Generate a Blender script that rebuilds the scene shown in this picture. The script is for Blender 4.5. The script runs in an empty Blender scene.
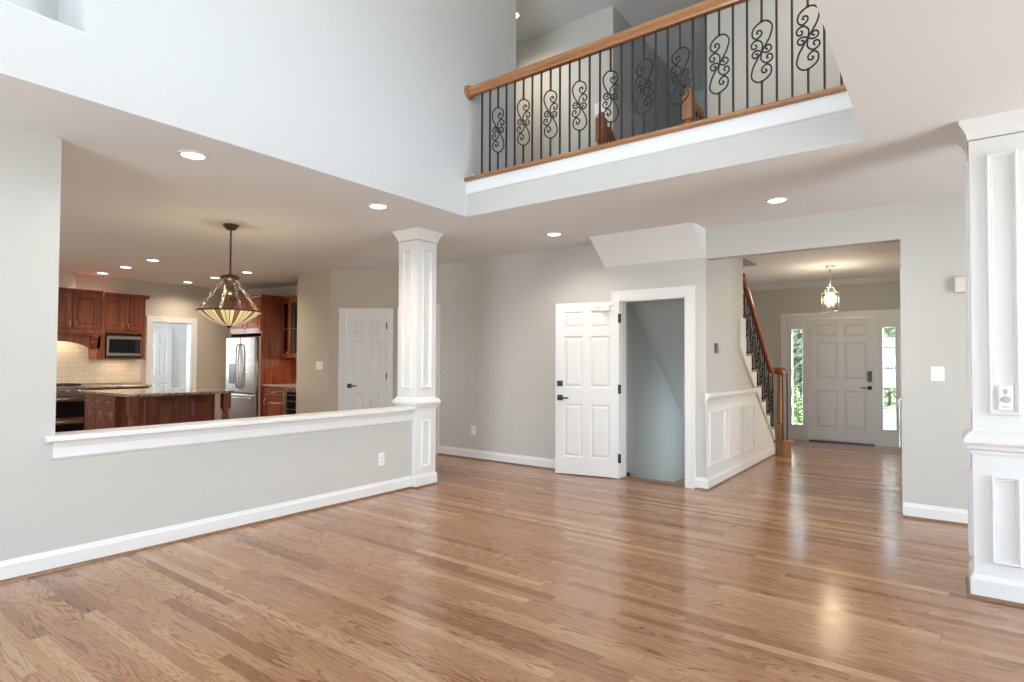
import bpy, math, random
from mathutils import Matrix, Vector
random.seed(7)
PI = math.pi
C = bpy.context.scene.collection
S = bpy.context.scene

# ------------------------------------------------------------------ camera
F, CY = 581.49, 348.65
YAW, PIT, ROL = 0.639103, 0.0232606, 0.0048591
H = 1.31
fw = Vector((-math.sin(YAW)*math.cos(PIT), math.cos(YAW)*math.cos(PIT), math.sin(PIT)))
r0 = Vector((math.cos(YAW), math.sin(YAW), 0)); u0 = r0.cross(fw)
rr = r0*math.cos(ROL)+u0*math.sin(ROL); uu = u0*math.cos(ROL)-r0*math.sin(ROL)
cd = bpy.data.cameras.new('camera'); cam = bpy.data.objects.new('camera', cd); C.objects.link(cam)
cam.matrix_world = Matrix(((rr.x,uu.x,-fw.x,0),(rr.y,uu.y,-fw.y,0),(rr.z,uu.z,-fw.z,H),(0,0,0,1)))
cd.sensor_width = 36; cd.lens = F/1024*36; cd.shift_y = (CY-341)/1024; cd.clip_start = .05; cd.clip_end = 200
S.camera = cam

# ------------------------------------------------------------------ colour management, sky, daylight
S.view_settings.view_transform = 'Standard'; S.view_settings.look = 'None'
S.view_settings.gamma = 1; S.view_settings.use_curve_mapping = False
S.view_settings.exposure = 0.16
S.cycles.max_bounces = 10; S.cycles.diffuse_bounces = 6; S.cycles.sample_clamp_indirect = 6
w = bpy.data.worlds.new('sky'); S.world = w; w.use_nodes = True
nt = w.node_tree; bg = nt.nodes['Background']
sky = nt.nodes.new('ShaderNodeTexSky'); sky.sky_type = 'HOSEK_WILKIE'; sky.turbidity = 5
sky.sun_direction = (0.5, 0.5, 0.65)
nt.links.new(sky.outputs[0], bg.inputs[0]); bg.inputs[1].default_value = 26
sd = bpy.data.lights.new('sun', 'SUN'); sd.energy = 30; sd.angle = .02; sd.color = (1, .96, .88)
so = bpy.data.objects.new('sun', sd); C.objects.link(so)
so.rotation_euler = Vector((-0.5, -0.25, -0.75)).to_track_quat('-Z', 'Y').to_euler()

def area(name, loc, direction, sx, sy, power, col):
    l = bpy.data.lights.new(name, 'AREA'); l.shape = 'RECTANGLE'; l.size = sx; l.size_y = sy
    l.energy = power; l.color = col
    o = bpy.data.objects.new(name, l); C.objects.link(o); o.location = loc
    o.rotation_euler = Vector(direction).to_track_quat('-Z', 'Z').to_euler()
    return o
DAY = (.84, .93, 1.0)
# daylight coming in through the windows behind the camera (rear wall) and in the right hand wall
REAR_WIN = [(-3.3, -2.2, .35, 2.35), (-1.9, -.8, .35, 2.35), (-3.3, -2.2, 3.1, 4.8), (-1.9, -.8, 3.1, 4.8), (.6, 2.6, .3, 2.35)]
for x0, x1, z0, z1 in REAR_WIN:
    area('window_daylight', ((x0+x1)/2, -3.14, (z0+z1)/2), (0, 1, .22), x1-x0-.1, z1-z0-.1, (60 if x0 < 0 else 14) if z0 < 3 else 46, DAY)
area('window_daylight', (4.44, 3.0, 1.35), (-1, 0, .22), 2.4, 1.9, 215, DAY)
area('window_daylight', (-.44, 2.1, 4.15), (-1, 0, 0), 2.2, 1.1, 22, DAY)  # added clerestory lamp, evens the light on the tall left wall
area('window_daylight', (-7.6, -1.94, 1.5), (0, 1, .3), 2.2, 1.3, 62, (1, .90, .78))     # kitchen window
area('window_daylight', (-13.2, 3.47, 1.6), (0, 1, 0), 1.4, 1.2, 80, (.80, .90, 1.0))    # utility room window
area('window_daylight', (-2.10, 7.75, .25), (-1, 0, 0), 1.3, .7, 7.5, (.82, .92, 1.0))      # added stairwell lamp for cool light from below, no window here
area('window_daylight', (1.9, 8.8, 1.4), (-1, 0, 0), 2.2, 1.6, 80, (1, .91, .80))                  # added warm fill on the dining room side of the foyer, no window

# ------------------------------------------------------------------ materials
M = {}
def mat(name, col, rough=.5, metal=0, spec=.5, bump=0, bscale=80, emis=None, estr=0, coat=0):
    m = bpy.data.materials.new(name); m.use_nodes = True; n = m.node_tree; b = n.nodes['Principled BSDF']
    b.inputs['Base Color'].default_value = (*col, 1); b.inputs['Roughness'].default_value = rough
    b.inputs['Metallic'].default_value = metal; b.inputs['Specular IOR Level'].default_value = spec
    b.inputs['Coat Weight'].default_value = coat
    if emis: b.inputs['Emission Color'].default_value = (*emis, 1); b.inputs['Emission Strength'].default_value = estr
    tc = n.nodes.new('ShaderNodeTexCoord')
    if bump:
        t = n.nodes.new('ShaderNodeTexNoise'); t.inputs['Scale'].default_value = bscale; t.inputs['Detail'].default_value = 3
        bp = n.nodes.new('ShaderNodeBump'); bp.inputs['Strength'].default_value = bump; bp.inputs['Distance'].default_value = .002
        n.links.new(tc.outputs['Object'], t.inputs['Vector']); n.links.new(t.outputs['Fac'], bp.inputs['Height'])
        n.links.new(bp.outputs[0], b.inputs['Normal'])
    M[name] = m
    return m
mat('wall_paint', (.52, .513, .482), .6, spec=.3, bump=.15)
mat('kitchen_paint', (.47, .43, .355), .6, spec=.3, bump=.15)
mat('upper_wall_paint', (.55, .55, .535), .6, spec=.3, bump=.15)  # the wall paint again, lightened and cooled for the daylight on it
mat('stair_wall_paint', (.47, .49, .48), .6, spec=.3, bump=.15)  # same wall paint, dimmed and blued for the stairwell's cool light
mat('ceiling_paint', (.775, .80, .81), .8, spec=.2, bump=.2)
mat('white_trim', (.72, .72, .705), .35, spec=.4, bump=.04, bscale=30)
mat('white_door', (.70, .70, .685), .4, spec=.4, bump=.05, bscale=60)
mat('white_plastic', (.80, .80, .78), .35)
mat('beige_plastic', (.66, .63, .54), .5)
mat('grey_plastic', (.45, .45, .45), .4)
mat('black_metal', (.012, .011, .011), .35, spec=.5)
mat('iron', (.022, .017, .016), .5, metal=.3)
mat('bronze', (.07, .045, .03), .45, metal=.6)
mat('brushed_nickel', (.55, .52, .47), .3, metal=1)
mat('aged_nickel', (.34, .29, .24), .4, metal=.8)
mat('black_glass', (.006, .006, .007), .15, spec=.25)
mat('black_enamel', (.012, .012, .013), .3)
mat('lens', (1, 1, 1), .5, emis=(1, .93, .82), estr=9)
mat('bulb', (1, 1, 1), .5, emis=(1, .86, .62), estr=6)
mat('lawn', (.12, .19, .05), .9, bump=.6, bscale=40)
mat('concrete', (.40, .39, .37), .9, bump=.3, bscale=30)
mat('leaf', (.07, .15, .03), .7)
mat('pale_leaf', (.30, .35, .22), .7)
mat('bark', (.10, .07, .05), .9, bump=.8, bscale=20)
mat('carpet', (.42, .33, .22), .95, bump=.8, bscale=300)

def nodes(m):
    n = m.node_tree; return n, n.nodes['Principled BSDF']
def mk(n, t, **kw):
    x = n.nodes.new(t)
    for k, v in kw.items(): setattr(x, k, v)
    return x
def math_(n, op, a, b=None):
    x = n.nodes.new('ShaderNodeMath'); x.operation = op
    for i, q in enumerate((a, b)):
        if q is None: continue
        if isinstance(q, (int, float)): x.inputs[i].default_value = q
        else: n.links.new(q, x.inputs[i])
    return x.outputs[0]
def ramp(n, fac, stops):
    x = n.nodes.new('ShaderNodeValToRGB'); e = x.color_ramp.elements
    while len(e) > 1: e.remove(e[-1])
    for i, (p, c) in enumerate(stops):
        k = e[0] if i == 0 else e.new(p)
        k.position = p; k.color = (*c, 1)
    n.links.new(fac, x.inputs[0]); return x.outputs[0]
def mixc(n, typ, f, a, b):
    x = n.nodes.new('ShaderNodeMix'); x.data_type = 'RGBA'; x.blend_type = typ
    for s_, q in ((x.inputs[0], f), (x.inputs[6], a), (x.inputs[7], b)):
        if isinstance(q, (int, float)): s_.default_value = q
        elif isinstance(q, tuple): s_.default_value = (*q, 1)
        else: n.links.new(q, s_)
    return x.outputs[2]

def grain_wood(name, base, dark, rough, axis, scale=1.0, coat=0.0):
    m = mat(name, base, rough, coat=coat); n, b = nodes(m)
    tc = mk(n, 'ShaderNodeTexCoord'); mp = mk(n, 'ShaderNodeMapping')
    sc = [22*scale]*3; sc[axis] = 1.6*scale; mp.inputs['Scale'].default_value = sc
    n.links.new(tc.outputs['Object'], mp.inputs[0])
    t = mk(n, 'ShaderNodeTexNoise'); t.inputs['Scale'].default_value = 1.0; t.inputs['Detail'].default_value = 5
    t.inputs['Distortion'].default_value = .6
    n.links.new(mp.outputs[0], t.inputs['Vector'])
    n.links.new(ramp(n, t.outputs['Fac'], [(.3, dark), (.62, base)]), b.inputs['Base Color'])
    return m
grain_wood('cherry', (.24, .060, .019), (.10, .021, .009), .28, 2, coat=.2)
grain_wood('oak_rail_x', (.34, .155, .058), (.22, .088, .032), .3, 0, coat=.2)
grain_wood('oak_rail_y', (.32, .10, .033), (.19, .055, .02), .3, 1, coat=.2)
grain_wood('oak_post', (.42, .20, .08), (.27, .11, .04), .35, 2)
grain_wood('oak_step', (.33, .16, .07), (.20, .085, .035), .3, 0)
grain_wood('shoe_wood', (.22, .115, .06), (.14, .065, .033), .35, 0)

def oak_floor():
    m = mat('oak_floor', (.4, .22, .11), .22); n, b = nodes(m)
    tc = mk(n, 'ShaderNodeTexCoord'); sp = mk(n, 'ShaderNodeSeparateXYZ'); n.links.new(tc.outputs['Object'], sp.inputs[0])
    X, Y = sp.outputs[0], sp.outputs[1]
    W = .062
    yr = math_(n, 'DIVIDE', Y, W); row = math_(n, 'FLOOR', yr)
    wn = mk(n, 'ShaderNodeTexWhiteNoise', noise_dimensions='1D'); n.links.new(row, wn.inputs['W'])
    xo = math_(n, 'ADD', math_(n, 'DIVIDE', X, 1.05), math_(n, 'MULTIPLY', wn.outputs['Value'], 17.3))
    col = math_(n, 'FLOOR', xo)
    cb = mk(n, 'ShaderNodeCombineXYZ'); n.links.new(row, cb.inputs[0]); n.links.new(col, cb.inputs[1])
    w2 = mk(n, 'ShaderNodeTexWhiteNoise', noise_dimensions='2D'); n.links.new(cb.outputs[0], w2.inputs['Vector'])
    bid = w2.outputs['Value']
    sc3 = mk(n, 'ShaderNodeSeparateColor'); n.links.new(w2.outputs['Color'], sc3.inputs[0]); bid2 = sc3.outputs[1]
    # slow growth-ring contours stretched along each board
    v = mk(n, 'ShaderNodeCombineXYZ')
    n.links.new(math_(n, 'ADD', math_(n, 'MULTIPLY', X, 1.3), math_(n, 'MULTIPLY', bid, 91.0)), v.inputs[0])
    n.links.new(math_(n, 'ADD', math_(n, 'MULTIPLY', Y, 15.0), math_(n, 'MULTIPLY', bid, 37.0)), v.inputs[1])
    t1 = mk(n, 'ShaderNodeTexNoise'); t1.inputs['Scale'].default_value = 1; t1.inputs['Detail'].default_value = 1.5
    t1.inputs['Distortion'].default_value = .25
    n.links.new(v.outputs[0], t1.inputs['Vector'])
    v2 = mk(n, 'ShaderNodeCombineXYZ')
    n.links.new(math_(n, 'ADD', math_(n, 'MULTIPLY', X, 14.0), math_(n, 'MULTIPLY', bid, 51.0)), v2.inputs[0])
    n.links.new(math_(n, 'MULTIPLY', Y, 260.0), v2.inputs[1])
    t2 = mk(n, 'ShaderNodeTexNoise'); t2.inputs['Scale'].default_value = 1; t2.inputs['Detail'].default_value = 3
    n.links.new(v2.outputs[0], t2.inputs['Vector'])
    ring = math_(n, 'FRACT', math_(n, 'ADD', math_(n, 'MULTIPLY', t1.outputs['Fac'], 13.0), math_(n, 'MULTIPLY', t2.outputs['Fac'], .35)))
    ringc = ramp(n, ring, [(0, (.36, .27, .21)), (.12, (.62, .53, .46)), (.36, (1, 1, 1)), (.86, (1.0, 1.0, 1.0)), (1, (.52, .44, .38))])
    basec = ramp(n, bid, [(0, (.25, .120, .062)), (.15, (.33, .172, .096)), (.4, (.395, .222, .125)), (.6, (.355, .188, .104)), (.78, (.405, .235, .128)), (.92, (.48, .300, .172)), (1, (.28, .140, .074))])
    gs = mk(n, 'ShaderNodeMapRange'); n.links.new(bid2, gs.inputs[0]); gs.inputs[1].default_value = .25; gs.inputs[2].default_value = .9; gs.inputs[3].default_value = .42; gs.inputs[4].default_value = 1.0
    c1 = mixc(n, 'MULTIPLY', gs.outputs[0], basec, ringc)
    fine = ramp(n, t2.outputs['Fac'], [(.32, (.70, .64, .58)), (.52, (1, 1, 1))])
    c2 = mixc(n, 'MULTIPLY', .6, c1, fine)
    ey = math_(n, 'FRACT', yr); ey = math_(n, 'MINIMUM', ey, math_(n, 'SUBTRACT', 1.0, ey))
    ex = math_(n, 'FRACT', xo); ex = math_(n, 'MINIMUM', ex, math_(n, 'SUBTRACT', 1.0, ex))
    gap = math_(n, 'MAXIMUM', math_(n, 'LESS_THAN', ey, .013), math_(n, 'LESS_THAN', ex, .0012))
    c3 = mixc(n, 'MIX', math_(n, 'MULTIPLY', gap, .6), c2, (.12, .055, .028))
    n.links.new(c3, b.inputs['Base Color'])
    n.links.new(math_(n, 'ADD', math_(n, 'MULTIPLY', t2.outputs['Fac'], .10), math_(n, 'MULTIPLY_ADD', bid, .05)), b.inputs['Roughness'])
    rg = math_(n, 'ADD', math_(n, 'MULTIPLY', t2.outputs['Fac'], .12), math_(n, 'ADD', math_(n, 'MULTIPLY', bid, .05), .10))
    n.links.new(rg, b.inputs['Roughness'])
    bp = mk(n, 'ShaderNodeBump'); bp.inputs['Strength'].default_value = .07; bp.inputs['Distance'].default_value = .002
    hh = math_(n, 'SUBTRACT', math_(n, 'ADD', math_(n, 'MULTIPLY', t2.outputs['Fac'], .35), math_(n, 'MULTIPLY', bid, .5)), math_(n, 'MULTIPLY', gap, .35))
    n.links.new(hh, bp.inputs['Height']); n.links.new(bp.outputs[0], b.inputs['Normal'])
    b.inputs['Specular IOR Level'].default_value = .5
oak_floor()

def granite():
    m = mat('granite', (.3, .27, .2), .12); n, b = nodes(m); tc = mk(n, 'ShaderNodeTexCoord')
    t = mk(n, 'ShaderNodeTexNoise'); t.inputs['Scale'].default_value = 45; t.inputs['Detail'].default_value = 6; t.inputs['Roughness'].default_value = .75
    n.links.new(tc.outputs['Object'], t.inputs['Vector'])
    n.links.new(ramp(n, t.outputs['Fac'], [(.36, (.03, .028, .025)), (.47, (.23, .20, .15)), (.58, (.42, .38, .29)), (.7, (.60, .56, .46))]), b.inputs['Base Color'])
granite()
def tile():
    m = mat('tile', (.6, .52, .42), .25); n, b = nodes(m); tc = mk(n, 'ShaderNodeTexCoord'); sp = mk(n, 'ShaderNodeSeparateXYZ'); cb = mk(n, 'ShaderNodeCombineXYZ')
    n.links.new(tc.outputs['Object'], sp.inputs[0]); n.links.new(sp.outputs[1], cb.inputs[0]); n.links.new(sp.outputs[2], cb.inputs[1])
    t = mk(n, 'ShaderNodeTexBrick'); t.inputs['Scale'].default_value = 1; t.inputs['Brick Width'].default_value = .15; t.inputs['Row Height'].default_value = .075
    t.inputs['Mortar Size'].default_value = .0025; t.inputs['Color1'].default_value = (.60, .52, .42, 1); t.inputs['Color2'].default_value = (.64, .56, .46, 1); t.inputs['Mortar'].default_value = (.42, .36, .29, 1)
    n.links.new(cb.outputs[0], t.inputs['Vector']); n.links.new(t.outputs['Color'], b.inputs['Base Color'])
tile()
def steel():
    m = mat('stainless', (.35, .32, .29), .28, metal=1); n, b = nodes(m); tc = mk(n, 'ShaderNodeTexCoord'); mp = mk(n, 'ShaderNodeMapping')
    mp.inputs['Scale'].default_value = (3, 3, 400); n.links.new(tc.outputs['Object'], mp.inputs[0])
    t = mk(n, 'ShaderNodeTexNoise'); t.inputs['Scale'].default_value = 1; n.links.new(mp.outputs[0], t.inputs['Vector'])
    n.links.new(ramp(n, t.outputs['Fac'], [(.3, (.24, .24, .24)), (.7, (.36, .36, .36))]), b.inputs['Roughness'])
steel()
def clear(name, tint=(1, 1, 1), refl=.06):
    m = bpy.data.materials.new(name); m.use_nodes = True; n = m.node_tree; n.nodes.remove(n.nodes['Principled BSDF'])
    t = mk(n, 'ShaderNodeBsdfTransparent'); t.inputs[0].default_value = (*tint, 1)
    g = mk(n, 'ShaderNodeBsdfGlossy'); g.inputs['Roughness'].default_value = .03
    x = mk(n, 'ShaderNodeMixShader'); x.inputs[0].default_value = refl
    n.links.new(t.outputs[0], x.inputs[1]); n.links.new(g.outputs[0], x.inputs[2]); n.links.new(x.outputs[0], n.nodes['Material Output'].inputs[0])
    M[name] = m
clear('clear_glass'); clear('lantern_glass', (.96, .93, .88), .12); clear('cabinet_glass', (.55, .50, .47), .15)
def stained():
    # leaded glass of a lit bowl: radial amber / cream / tan strips, each lit from inside
    m = mat('stained_glass', (.8, .62, .3), .3); n, b = nodes(m); tc = mk(n, 'ShaderNodeTexCoord'); sp = mk(n, 'ShaderNodeSeparateXYZ')
    n.links.new(tc.outputs['Object'], sp.inputs[0])
    a = math_(n, 'DIVIDE', math_(n, 'ARCTAN2', sp.outputs[1], sp.outputs[0]), 2*PI/40)
    k = math_(n, 'FLOOR', math_(n, 'ADD', a, 64)); fr = math_(n, 'FRACT', math_(n, 'ADD', a, 64))
    k4 = math_(n, 'DIVIDE', math_(n, 'MODULO', k, 4), 4)
    c = ramp(n, k4, [(0, (.80, .60, .28)), (.25, (.86, .76, .50)), (.5, (.30, .13, .04)), (.75, (.84, .66, .33))])
    for n_ in [x for x in n.nodes if x.type == 'VALTORGB']: n_.color_ramp.interpolation = 'CONSTANT'
    e = math_(n, 'MINIMUM', fr, math_(n, 'SUBTRACT', 1, fr)); lead = math_(n, 'LESS_THAN', e, .08)
    c2 = mixc(n, 'MIX', lead, c, (.02, .015, .01))
    n.links.new(c2, b.inputs['Base Color']); n.links.new(c2, b.inputs['Emission Color']); b.inputs['Emission Strength'].default_value = .5
stained()

# ------------------------------------------------------------------ geometry helpers
WM = {}
class MB:
    def __init__(s, frame=None): s.v = []; s.f = []; s.sm = []; s.M = frame or Matrix()
    def add(s, vs, fs, smooth=False):
        k = len(s.v); s.v += [s.M @ Vector(p) for p in vs]; s.f += [tuple(i+k for i in f) for f in fs]; s.sm += [smooth]*len(fs); return s
    def box(s, x0, x1, y0, y1, z0, z1):
        if x0 > x1: x0, x1 = x1, x0
        if y0 > y1: y0, y1 = y1, y0
        if z0 > z1: z0, z1 = z1, z0
        return s.add([(x0,y0,z0),(x1,y0,z0),(x1,y1,z0),(x0,y1,z0),(x0,y0,z1),(x1,y0,z1),(x1,y1,z1),(x0,y1,z1)],
              [(0,3,2,1),(4,5,6,7),(0,1,5,4),(1,2,6,5),(2,3,7,6),(3,0,4,7)])
    def prism(s, poly, a0, a1, axis):
        """polygon extruded along axis; poly holds the two other coordinates in cyclic order (x: y,z / y: x,z / z: x,y)"""
        def p(q, a): return {'x': (a, q[0], q[1]), 'y': (q[0], a, q[1]), 'z': (q[0], q[1], a)}[axis]
        n = len(poly)
        return s.add([p(q, a0) for q in poly]+[p(q, a1) for q in poly], [tuple(range(n))[::-1], tuple(range(n, 2*n))]+[(i, (i+1) % n, n+(i+1) % n, n+i) for i in range(n)])
    def rings(s, rings, cap0=True, cap1=True, smooth=False, closed=False):
        n = len(rings[0]); vs = [p for r in rings for p in r]; fs = []; m = len(rings)
        for j in range(m if closed else m-1):
            a, b = j*n, ((j+1) % m)*n
            fs += [(a+i, a+(i+1) % n, b+(i+1) % n, b+i) for i in range(n)]
        k = len(s.v); s.add(vs, fs, smooth)
        if not closed:
            if cap0: s.f.append(tuple(k+i for i in range(n))[::-1]); s.sm.append(False)
            if cap1: s.f.append(tuple(k+(m-1)*n+i for i in range(n))); s.sm.append(False)
        return s
    def lathe(s, cx, cy, prof, n=24, smooth=True):
        return s.rings([[(cx+r*math.cos(2*PI*i/n), cy+r*math.sin(2*PI*i/n), z) for i in range(n)] for r, z in prof], smooth=smooth)
    def square(s, cx, cy, prof):
        return s.rings([[(cx-h, cy-h, z), (cx+h, cy-h, z), (cx+h, cy+h, z), (cx-h, cy+h, z)] for h, z in prof])
    def tube(s, pts, r, n=8, closed=False):
        P = [Vector(p) for p in pts]; m = len(P); T = []
        for i in range(m):
            a = P[i-1] if (i or closed) else P[0]; b = P[(i+1) % m] if (i < m-1 or closed) else P[-1]
            d = b-a; T.append(d.normalized() if d.length else Vector((0, 0, 1)))
        ref = Vector((0, 0, 1)) if abs(T[0].z) < .9 else Vector((1, 0, 0))
        u = T[0].cross(ref).normalized(); R = []
        for i in range(m):
            u = (u-T[i]*u.dot(T[i])).normalized(); v = T[i].cross(u)
            rad = r[i] if isinstance(r, (list, tuple)) else r
            R.append([P[i]+(u*math.cos(2*PI*k/n)+v*math.sin(2*PI*k/n))*rad for k in range(n)])
        return s.rings(R, smooth=n > 5, closed=closed)
    def sweep(s, prof, path, up=(0, 0, 1)):
        """profile (side, up) swept along a polyline, mitre-free cut ends"""
        P = [Vector(p) for p in path]; R = []; U = Vector(up)
        for i in range(len(P)):
            d = (P[min(i+1, len(P)-1)]-P[max(i-1, 0)]).normalized(); side = d.cross(U).normalized(); u2 = side.cross(d).normalized()
            R.append([P[i]+side*a+u2*b for a, b in prof])
        return s.rings(R)
    def rect(s, u0, u1, v0, v1, prof, fill=True):
        """moulding run round a rectangle in the local xy plane: prof = (inset, height) pairs"""
        R = [[(u0+d, v0+d, h), (u1-d, v0+d, h), (u1-d, v1-d, h), (u0+d, v1-d, h)] for d, h in prof]
        return s.rings(R, cap0=False, cap1=fill)
    def build(s, name, m, parent=None, origin=True, **tags):
        me = bpy.data.meshes.new(name)
        if parent is not None:
            inv = WM[parent].inverted(); vs = [inv @ p for p in s.v]; loc = None
        elif origin:
            xs = [p.x for p in s.v]; ys = [p.y for p in s.v]; loc = Vector(((min(xs)+max(xs))/2, (min(ys)+max(ys))/2, min(p.z for p in s.v))); vs = [p-loc for p in s.v]
        else: loc = Vector((0, 0, 0)); vs = s.v
        me.from_pydata([tuple(p) for p in vs], [], s.f); me.polygons.foreach_set('use_smooth', s.sm); me.update()
        import bmesh
        bm = bmesh.new(); bm.from_mesh(me); bmesh.ops.recalc_face_normals(bm, faces=bm.faces); bm.to_mesh(me); bm.free()
        me.materials.append(M[m]); o = bpy.data.objects.new(name, me); C.objects.link(o)
        if parent is not None: o.parent = parent; WM[o] = WM[parent].copy()
        else: o.location = loc; WM[o] = Matrix.Translation(loc)
        for k, v in tags.items(): o[k] = v
        return o
def bevel(o, w_=.004, seg=2):
    b = o.modifiers.new('bevel', 'BEVEL'); b.width = w_; b.segments = seg; b.limit_method = 'ANGLE'; b.harden_normals = False
    return o
def thing(name, label, cat, loc, rz=0, **tags):
    o = bpy.data.objects.new(name, None); C.objects.link(o); o.empty_display_size = .1
    o.location = loc; o.rotation_euler = (0, 0, rz); WM[o] = Matrix.Translation(loc) @ Matrix.Rotation(rz, 4, 'Z')
    o['label'] = label; o['category'] = cat
    for k, v in tags.items(): o[k] = v
    return o
def dup(root, loc, label, rz=None, **tags):
    r = root.copy(); C.objects.link(r); r.location = loc; r['label'] = label
    if rz is not None: r.rotation_euler = (0, 0, rz)
    for k, v in tags.items(): r[k] = v
    for ch in list(root.children):
        c = ch.copy(); C.objects.link(c); c.parent = r
        for g in list(ch.children):
            d = g.copy(); C.objects.link(d); d.parent = c
    return r
def fr(o, u, n):
    """frame on a wall: local x = u along the wall, y = up, z = n out of the wall, at point o"""
    u = Vector(u).normalized(); n = Vector(n).normalized(); v = Vector((0, 0, 1))
    return Matrix(((u.x, v.x, n.x, o[0]), (u.y, v.y, n.y, o[1]), (u.z, v.z, n.z, o[2]), (0, 0, 0, 1)))
FX = lambda x, y, z=0: fr((x, y, z), (0, 1, 0), (1, 0, 0))      # wall looking toward +x
FY = lambda x, y, z=0: fr((x, y, z), (1, 0, 0), (0, -1, 0))     # wall looking toward -y
ST = dict(kind='structure')
def holes(mb, axis, t0, t1, a0, a1, z0, z1, hs):
    """wall slab with rectangular openings; axis 'x' means the wall runs along x"""
    A = sorted({a0, a1, *[h for q in hs for h in q[:2]]}); Z = sorted({z0, z1, *[h for q in hs for h in q[2:]]})
    A = [a for a in A if a0 <= a <= a1]; Z = [z for z in Z if z0 <= z <= z1]
    for i in range(len(A)-1):
        run = None
        for j in range(len(Z)-1):
            ca, cz = (A[i]+A[i+1])/2, (Z[j]+Z[j+1])/2
            solid = not any(h[0] < ca < h[1] and h[2] < cz < h[3] for h in hs)
            if solid: run = (run[0], Z[j+1]) if run else (Z[j], Z[j+1])
            if (not solid or j == len(Z)-2) and run:
                if axis == 'x': mb.box(A[i], A[i+1], t0, t1, *run)
                else: mb.box(t0, t1, A[i], A[i+1], *run)
                run = None
    return mb
def struct(name, mb, m, label, cat, parent=None): return mb.build(name, m, parent, origin=False, kind='structure', label=label, category=cat)

# ------------------------------------------------------------------ the shell
H1, HF, H2 = 2.705, 3.06, 5.46
YB = 6.04
mb = MB(); mb.box(-13.6, 4.5, -3.3, 6.12, -.12, 0).box(-1.98, 4.5, 6.12, 11.12, -.12, 0).box(-4, -1.98, 9.06, 11.12, -.12, 0).box(-13.6, -3.05, 6.12, 6.5, -.12, 0)
struct('floor', mb, 'oak_floor', 'light oak strip floor running through the great room and foyer', 'floor')
mb = MB(); mb.box(-14, -3.667, -3.3, 6.16, H1, HF).box(-14, -8, 6.16, 6.4, H1, HF).box(-3.667, 1.2, 4.2, 5.55, H1, HF-.03).box(-3.667, -3.02, 5.55, YB, H1, HF-.03).box(-1.98, 4.5, 5.55, 6.16, H1, HF-.03)
mb.box(-3.02, -1.98, 5.55, 5.73, H1, 2.74).box(-.385, 4.5, -3.3, 4.2, H1, HF).box(1.2, 4.5, 4.2, 5.55, H1, HF)
mb.box(-2.11, 4.5, 6.16, 11.0, H1, HF-.03).box(-3.05, -2.11, 8.7, 11.0, H1, HF-.03)
struct('ceiling', mb, 'ceiling_paint', 'low flat ceiling over the kitchen, great room edge and foyer', 'ceiling')
mb = MB(); mb.box(-6.5, 1.4, -3.4, 8.9, H2, H2+.12)
struct('ceiling_upper', mb, 'ceiling_paint', 'high ceiling above the balcony hall and the two storey void', 'ceiling')
mb = MB(); mb.box(-6.3, -3.0, 4.98, YB, HF-.03, HF).box(-3.665, -3.02, 4.2, YB, HF-.03, HF).box(-3.02, -1.98, 4.2, 5.56, HF-.03, HF).box(-1.98, 1.2, 4.2, YB, HF-.03, HF)
struct('floor_upper', mb, 'oak_floor', 'wood floor of the upstairs balcony hall', 'floor')

XL = -4.465
mb = MB(); mb.box(XL-.13, XL, -3.3, 1.225, 0, H1)
struct('wall_left', mb, 'wall_paint', 'pale grey full height wall at the far left beside the kitchen pass through', 'wall')
mb = MB(); mb.box(XL-.13, XL, 1.225, 4.275, 0, .80)
struct('wall_divider', mb, 'wall_paint', 'low grey half wall between the great room and the kitchen', 'wall')
# moulded white cap of the half wall
t = MB()
cap = [(-.165, .80), (-.175, .808), (-.175, .832), (-.165, .84), (.045, .84), (.055, .832), (.055, .808), (.045, .80)]
apr = [(-.13, .68), (-.148, .70), (-.148, .76), (-.16, .80), (.03, .80), (.018, .76), (.018, .70), (0, .68)]
t.prism([(XL+a, z) for a, z in cap], 1.17, 4.27, 'y'); t.prism([(XL+a, z) for a, z in apr if True], 1.21, 4.27, 'y')
struct('trim_1', t, 'white_trim', 'white moulded cap running along the top of the low kitchen half wall', 'trim')

mb = MB(); holes(mb, 'y', -4.13, -3.665, -3.3, 4.98, H1+.004, H2, [(-1.6, 1.10, 3.055, 4.75)])
mb.box(-4.4, -4.13, -1.75, 1.25, 2.9, 4.9)
struct('wall_upper_left', mb, 'upper_wall_paint', 'tall pale grey upper wall over the kitchen soffit with a plant niche', 'wall')
mb = MB(); holes(mb, 'y', -.385, -.255, -3.3, 4.2, HF, H2, [(.9, 3.3, 3.5, 4.8)])
struct('wall_upper_right', mb, 'upper_wall_paint', 'upper wall on the right side of the two storey void', 'wall')

# rear and right walls with their windows (behind the camera)
mb = MB(); holes(mb, 'x', -3.35, -3.2, -4.6, 4.5, 0, H1, [r for r in REAR_WIN if r[2] < 3]); holes(mb, 'x', -3.35, -3.2, -4.2, -.2, H1, H2, [r for r in REAR_WIN if r[2] > 3])
struct('wall_rear', mb, 'wall_paint', 'rear wall of the great room with its windows', 'wall')
def window(n, frame, w_, h_, label, cols, rows):
    f = MB(frame)
    for a in (0, w_-.06): f.box(a, a+.06, 0, h_, -.08, .02)
    for a in (0, h_-.06): f.box(.06, w_-.06, a, a+.06, -.08, .02)
    for i in range(1, cols): f.box(w_*i/cols-.012, w_*i/cols+.012, .06, h_-.06, -.05, -.02)
    for i in range(1, rows): f.box(.06, w_-.06, h_*i/rows-.012, h_*i/rows+.012, -.05, -.02)
    o = f.build('window_%d' % n, 'white_trim', origin=False, kind='structure', label=label, category='window')
    g = MB(frame); g.box(.06, w_-.06, .06, h_-.06, -.04, -.034); g.build('pane', 'clear_glass', o)
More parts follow.
